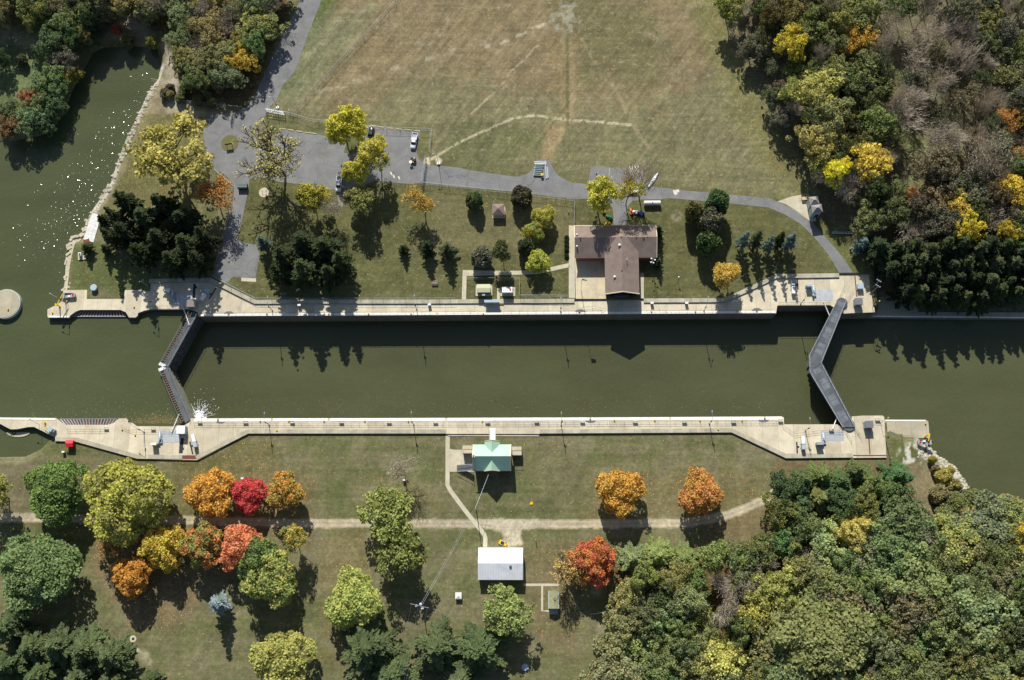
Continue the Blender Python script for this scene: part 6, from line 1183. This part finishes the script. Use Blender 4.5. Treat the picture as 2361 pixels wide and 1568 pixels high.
q = P(1942,537,ZN+.5); small('bench', (q[0],q[1],ZN), -.02, 'very long low grey bench in shade beside the curving drive', 'bench', [('seat', M_STEEL, lambda b_: b_.box(0,0,.45,6.6,.6,.08)), ('leg', M_DARK, lambda b_: b_.box(-2.5,0,.2,.1,.5,.4)), ('leg', M_DARK, lambda b_: b_.box(2.5,0,.2,.1,.5,.4)), ('back', M_STEEL, lambda b_: b_.box(0,.3,.7,6.6,.06,.3))])
def table(x, y, lb): q = P(x, y, ZN+.7); small('picnic_table', (q[0],q[1],ZN), 0, lb, 'picnic table', [('tabletop', M_BROOF, lambda b_: b_.box(0,0,.74,2.0,.8,.06)), ('seat', M_BROOF, lambda b_: b_.box(0,-.7,.45,2.0,.28,.05)), ('seat', M_BROOF, lambda b_: b_.box(0,.7,.45,2.0,.28,.05)), ('leg', M_RUST, lambda b_: b_.box(-.7,0,.36,.08,1.2,.1).box(-.7,0,.2,.08,.3,.7)), ('leg', M_RUST, lambda b_: b_.box(.7,0,.36,.08,1.2,.1).box(.7,0,.2,.08,.3,.7))], 'picnic tables')
table(1002.5,652,'brown picnic table on the sunny lawn below the three pines'); table(653,678,'brown picnic table in the shade of the middle pine clump')
for i in range(5): q = P(1306.5,[548,557,566,576,590][i],ZN+.4); sh = thing('clipped_shrub', (q[0],q[1],ZN), 0, ['topmost','second','middle','fourth','lowest'][i] + ' of the five clipped round shrubs beside the walk', 'shrub', 'clipped shrubs in a row'); c_ = bpy.data.objects.new('crown', PRO['U'][i%3][0]); COL.objects.link(c_); c_.parent = sh; c_.scale = (.8,.8,.62); c_.color = tuple(v*1.1 for v in S(70,78,50)[:3])+(1,); c_['alt'] = list(S(60,70,44)[:3]); t_ = bpy.data.objects.new('stem', PRO['U'][0][1]); COL.objects.link(t_); t_.parent = sh; t_.scale = (.8,.8,.5)
small('sign_frame', P(530,337,ZN), .2, 'dark board sign on two posts in the round grass island', 'sign', [('board', M_DARK, lambda b_: b_.box(0,0,1.7,2.4,.14,.8)), ('post', M_DARK, lambda b_: b_.tube((-.9,0,0),(-.9,0,2.1),.07)), ('post', M_DARK, lambda b_: b_.tube((.9,0,0),(.9,0,2.1),.07))])
small('drinking_fountain', P(609,444,ZN), 0, 'two dark posts on a round concrete pad left of the tall bare tree', 'posts', [('pad', M_PATH, lambda b_: b_.cyl(0,0,0,.1,1.7,24)), ('post', M_DARK, lambda b_: b_.tube((-.6,.3,.1),(-.6,.3,1.2),.06)), ('post', M_DARK, lambda b_: b_.tube((.7,.3,.1),(.7,.3,1.2),.06))])
small('fire_bin', P(614.5,453,ZN), 0, 'small bright orange bin beside the round concrete pad', 'bin', [('drum', mat('orange_bin', S(240,110,70), .5, .04), lambda b_: b_.cyl(0,0,0,.7,.32,16)), ('lid', mat('orange_lid', S(250,140,100), .5, .04), lambda b_: b_.dome(0,0,.7,.34,.34,.15,14,3))])
small('water_tank', P(219,665,-.05), 0, 'round grey tank alone on the west lawn', 'tank', [('shell', M_GREY, lambda b_: b_.cyl(0,0,0,1.25,1.05,28)), ('lid', M_BLUEG, lambda b_: b_.cyl(0,0,1.25,1.33,1.08,28))])
small('pump_box', P(187,588,.1), .1, 'white framed pump box on a slab by the river ledge', 'pump', [('slab', M_PATH, lambda b_: b_.box(.3,-.6,.06,2.6,2.2,.12)), ('housing', M_WHITE, lambda b_: b_.box(0,0,.7,1.0,1.0,1.1)), ('panel', M_DARK, lambda b_: b_.box(0,-.1,1.27,.6,.6,.05))])
small('hydrant', P(1311,490,ZN), 0, 'small grey hydrant near the fence corner west of the brown roof', 'hydrant', [('barrel', M_GREY, lambda b_: b_.cyl(0,0,0,.7,.14,12).dome(0,0,.7,.17,.17,.15,12,3)), ('nozzle', M_DARK, lambda b_: b_.tube((-.25,0,.5),(.25,0,.5),.07))])
# rescue boats and davits
def boat(q, rz, lb):
    o = thing('rescue_boat', q, rz, lb, 'boat', 'grey rescue boats'); secs = [(-2.1,.75,.7),(-1,.85,.7),(.6,.85,.7),(1.5,.72,.74),(2.15,.45,.82)]; vs = []; n = len(secs)
    for x, w_, z_ in secs: vs += [(x,-w_,z_),(x,-w_*.8,.05),(x,w_*.8,.05),(x,w_,z_),(x,w_-.1,z_),(x,w_*.8-.05,.2),(x,-w_*.8+.05,.2),(x,-w_+.1,z_)]
    fs = [(8*i+k, 8*i+(k+1)%8, 8*i+8+(k+1)%8, 8*i+8+k) for i in range(n-1) for k in range(8)] + [(0,7,6,5,4,3,2,1), tuple(range(8*(n-1), 8*n))]
    mb = MB().add(vs, fs).add([(2.15,-.45,.82),(2.15,.45,.82),(2.15,-.36,.05),(2.15,.36,.05)], [(0,1,3,2)]); mb.build('hull', mat('boat_grey', S(150,158,156), .5, .06), o); MB().box(-1.7,0,.6,.7,1.3,.1).box(.9,0,.45,.4,1.4,.08).box(1.75,0,.74,.7,.9,.06).build('thwart', M_GREY, o); MB().box(.2,-.3,.45,.9,.5,.5).build('console', M_WHITE, o); MB().cyl(1.45,.1,.78,.86,.32,16).build('life_ring', M_RED, o); MB().box(-2.25,0,.7,.4,.4,.7).build('outboard', M_DARK, o)
    return o
boat(P(160,682,.4), 0, 'grey rescue boat with a red ring on the north-west deck beside the river')
boat(P(2131,1020,-4.2), math.pi, 'grey rescue boat with a red ring hanging beside the low guide wall')
def davit(q, hz, b1, b2, lb): 
    o = thing('davit', q, 0, lb, 'davit', 'yellow boat davits'); a = (b1[0]-q[0], b1[1]-q[1], hz); c_ = (b2[0]-q[0], b2[1]-q[1], hz+.1); MB().tube((0,0,0),(0,0,hz),.22,.16,12).cyl(0,0,0,.2,.42,14).build('mast', M_YEL, o); MB().tube(a, c_, .17, n=4).build('boom', M_YEL, o); MB().tube((0,0,hz),a,.2,n=8).box(a[0]*.5,a[1]*.5,hz,.5,.5,.4).build('winch', M_YEL, o); MB().tube(c_, (c_[0],c_[1],hz-2.2), .03).build('cable', M_DARK, o)
q = P(138,707,0); davit(q, 3.4, P(129.5,705.5,3.4), P(146,676.5,3.4), 'yellow davit over the rescue boat on the north-west deck')
q = P(2133,1006,ZG); davit(q, 2.6, P(2144,1001,ZG+2.6), P(2140,1017,ZG+2.6), 'yellow davit over the rescue boat on the low guide wall')
q = P(117,990,1.0); o = thing('winch_cabin', (q[0],q[1],0), -.6, 'grey winch cabin with two yellow arms on the far south-west wall', 'winch'); MB().box(0,0,.8,1.5,1.2,1.6).build('cabin', M_BLUEG, o); MB().box(.95,.2,.6,.7,1.0,1.2).build('engine_box', M_GREY, o)
for y in (-.35,.45): MB().tube((-.6,y,1.3),(-3.2,y+.5,1.7),.09,n=5).build('arm', M_YEL, o)
MB().cyl(-3.3,.5,0,.9,.3,14).build('fairlead', M_YEL, o)
small('fuel_box', P(164,1024,ZS+.6), 0, 'bright red box with a ridged lid below the south-west wall', 'box', [('body', M_RED, lambda b_: b_.box(0,0,.7,2.2,1.9,1.4)), ('lid', mat('red_lid', S(222,44,62), .5, .05), lambda b_: gable(b_,-1.15,1.15,-1.05,1.05,1.4,1.75,'x',.08))])
for x, y, lb in ((146,1042,'below the red box'),(559,1103,'at the top left of the red maple'),(932,1107,'on the bare tree'),(1472,1104,'right of the round orange maple')):
    lb2 = 'under the small bare tree' if 'bare' in lb else lb; q = P(x, y, ZS+1.0); small('hose_cabinet', (q[0],q[1],ZS), 0, 'small white cabinet on the south lawn ' + lb2, 'cabinet', [('box', M_WHITE, lambda b_: b_.box(0,0,.75,.9,.5,1.1)), ('leg', M_DARK, lambda b_: b_.box(0,0,.12,.5,.3,.24)), ('door', M_GREY, lambda b_: b_.box(0,-.27,.75,.7,.04,.9))], 'white hose cabinets')
    if x != 559: q = P(x + (10 if x < 200 else 8), y, ZS); small('fire_hydrant', q, 0, 'red hydrant next to the white cabinet ' + lb2, 'hydrant', [('barrel', M_RED, lambda b_: b_.cyl(0,0,0,.65,.15,12).dome(0,0,.65,.2,.2,.16,12,3)), ('nozzle', M_RED, lambda b_: b_.tube((-.28,0,.45),(.28,0,.45),.08))], 'red hydrants')
q = P(1057,1374,ZS+1.2); small('pump_hut', (q[0],q[1],ZS), 0, 'tiny white hut with a pyramid lid south-west of the white shed', 'hut', [('body', M_WHITE, lambda b_: b_.box(0,0,.65,1.75,1.75,1.3)), ('roof', M_WHITE, lambda b_: b_.add([(-.95,-.95,1.3),(.95,-.95,1.3),(.95,.95,1.3),(-.95,.95,1.3),(0,0,1.75)],[(0,1,4),(1,2,4),(2,3,4),(3,0,4),(3,2,1,0)]))])
small('manhole', P(307,1473,ZS), 0, 'pale ring manhole on the lower left lawn', 'manhole', [('ring', M_PATH, lambda b_: b_.cyl(0,0,-.02,.06,1.0,24)), ('cover', M_DARK, lambda b_: b_.cyl(0,0,.06,.1,.42,18))], 'well covers')
small('well_cover', P(1211,1539,ZS), 0, 'pale round well cover in shade at the bottom edge', 'cover', [('lid', M_BLUEG, lambda b_: b_.cyl(0,0,0,.4,.95,24)), ('collar', M_GREY, lambda b_: b_.cyl(0,0,0,.2,1.1,24))], 'well covers')
small('marker_post', P(1235.5,1246,ZS), 0, 'yellow marker post north-east of the white shed', 'post', [('shaft', M_YEL, lambda b_: b_.tube((0,0,0),(0,0,1.8),.12)), ('cap', M_YEL, lambda b_: b_.dome(0,0,1.8,.14,.14,.1,10,3))])
for x, nm in ((1170,'left'),(1197,'right')): small('guard_post', P(x,1260,ZS), 0, nm + ' yellow guard post at the door of the white shed', 'post', [('shaft', M_YEL, lambda b_: b_.cyl(0,0,0,.95,.1,10)), ('cap', M_YEL, lambda b_: b_.dome(0,0,.95,.12,.12,.1,10,3))], 'guard posts at the shed door')
small('ball', P(1225.5,1161,ZS), 0, 'round yellow lid alone on the lawn right of the green roof', 'lid', [('lid', M_YEL, lambda b_: b_.cyl(0,0,0,.25,.42,16)), ('rim', M_YEL, lambda b_: b_.cyl(0,0,0,.1,.5,16))])
q = P(1400,1411,ZS+.2); small('fallen_log', q, .15, 'pale log lying in shade at the wood edge below the red orange maple', 'log', [('log', M_BARKG, lambda b_: b_.tube((-5,0,.1),(4.5,0,.2),.12,.2,8)), ('branch', M_BARKG, lambda b_: b_.tube((-2,0,.15),(-3,.8,.5),.06,.03,6))])
small('outfall', P(44,997,ZUP-.3), 0, 'half round weedy concrete outfall in the small pond', 'outfall', [('sill', M_GUIDE, lambda b_: b_.prism([(3.8*math.cos(math.pi+math.pi*k/14), 1.6*math.sin(math.pi+math.pi*k/14)) for k in range(15)], 0, .5)), ('weeds', mat('weed_green', S(96,116,62), 1, .3, 3), lambda b_: [b_.dome(random.uniform(-2.6,-.8),random.uniform(-.9,-.2),.5,.3,.25,.25,6,2) for _ in range(8)])])
# ---------------------------------------------------------------- leaking water below the west gate, floating leaves
fm = MB(); q0 = P(458,950,ZLO)
for i in range(520):
    a = random.gauss(1.15, .55); r = abs(random.gauss(0, 1.0)) ** 1.4 * 2.6; x, y = q0[0] + math.cos(a) * r, q0[1] - 2.2 + math.sin(a) * r * 1.0; s_ = random.uniform(.06, .32) * (1.5 if r < 2.5 else .6)
    z_ = ZLO + .02 + (random.random() * .5 if r < 3 else random.random() * .12); fm.dome(x, y, z_, s_, s_ * random.uniform(.4, 1), s_ * .4, 5, 2)
for k in range(26):
    a = random.gauss(1.2, .5); r0, r1 = random.uniform(.3, 1.5), random.uniform(2, 6.5); h_ = random.uniform(.15, .5)
    fm.tube((q0[0] + math.cos(a) * r0, q0[1] - 2.2 + math.sin(a) * r0, ZLO + h_), (q0[0] + math.cos(a) * r1, q0[1] - 2.2 + math.sin(a) * r1, ZLO + .05), .07, .02, 4)
fm.dome(q0[0] - .3, q0[1] - 2.3, ZLO, 1.1, 1.5, .35, 12, 3)
tag(fm.build('foam', mat('foam_white', S(244,246,250), .6, .05)), 'white splash where the west gate leaks into the chamber', kind='stuff')
lf = MB()
def fl_leaf(x, y, z_, s_): a = random.uniform(0, 3.14); c_, n_ = math.cos(a)*s_, math.sin(a)*s_; lf.add([(x-c_,y-n_,z_),(x+n_,y-c_,z_),(x+c_,y+n_,z_),(x-n_,y+c_,z_)],[(0,1,2,3)])
for i in range(700): 
    t = random.random(); x, y, _ = P(random.gauss(365, 34) if t < .7 else random.uniform(60, 420), 976 - abs(random.gauss(0, 9 if t < .7 else 30)), ZUP); fl_leaf(x, y, ZUP+.015, random.uniform(.07,.16))
for i in range(500): q = P(random.uniform(480, 1840), 955 - abs(random.gauss(0, 26)), ZLO); fl_leaf(q[0], q[1], ZLO+.015, random.uniform(.05,.12))
tag(lf.build('floating_leaves', mat('floating_leaf', S(158,136,86), .9, .2, 3)), 'floating autumn leaves along the south wall', kind='stuff')
# ---------------------------------------------------------------- river glints: added facets tilted to mirror the sun into the camera
rp = MB()
rm = bpy.data.materials.new('glint_water'); rm.use_nodes = True; b = rm.node_tree.nodes['Principled BSDF']; b.inputs['Base Color'].default_value = S(78,84,60); b.inputs['Roughness'].default_value = 0.13; b.inputs['IOR'].default_value = 1.33
n_ = 0
while n_ < 2300:
    t = random.random() ** .8; cx_, cy_ = 335 - 215 * t, 190 + 400 * t; x, y = cx_ + random.gauss(0, 14 + 52 * t), cy_ + random.gauss(0, 34)
    q = P(x, y, ZUP)
    if sdf(wL, np.array([q[0]]), np.array([q[1]]), 40)[0] > -.6: continue
    n_ += 1; nv = Vector((random.gauss(.10 - q[0] * .0006, .075), random.gauss(.335, .075), 1)).normalized(); u = nv.cross(Vector((0, 1, 0))).normalized(); w = nv.cross(u); a = random.uniform(.05, .135); c_ = a * random.uniform(.35, .8); o3 = Vector((q[0], q[1], ZUP + .07))
    rp.add([o3 - u*a - w*c_*.4, o3 - u*a*.2 - w*c_, o3 + u*a - w*c_*.2, o3 + u*a*.3 + w*c_], [(0,1,2,3)])
tag(rp.build('river_glints', rm), 'small added water facets tilted to glint on the open river', kind='stuff')
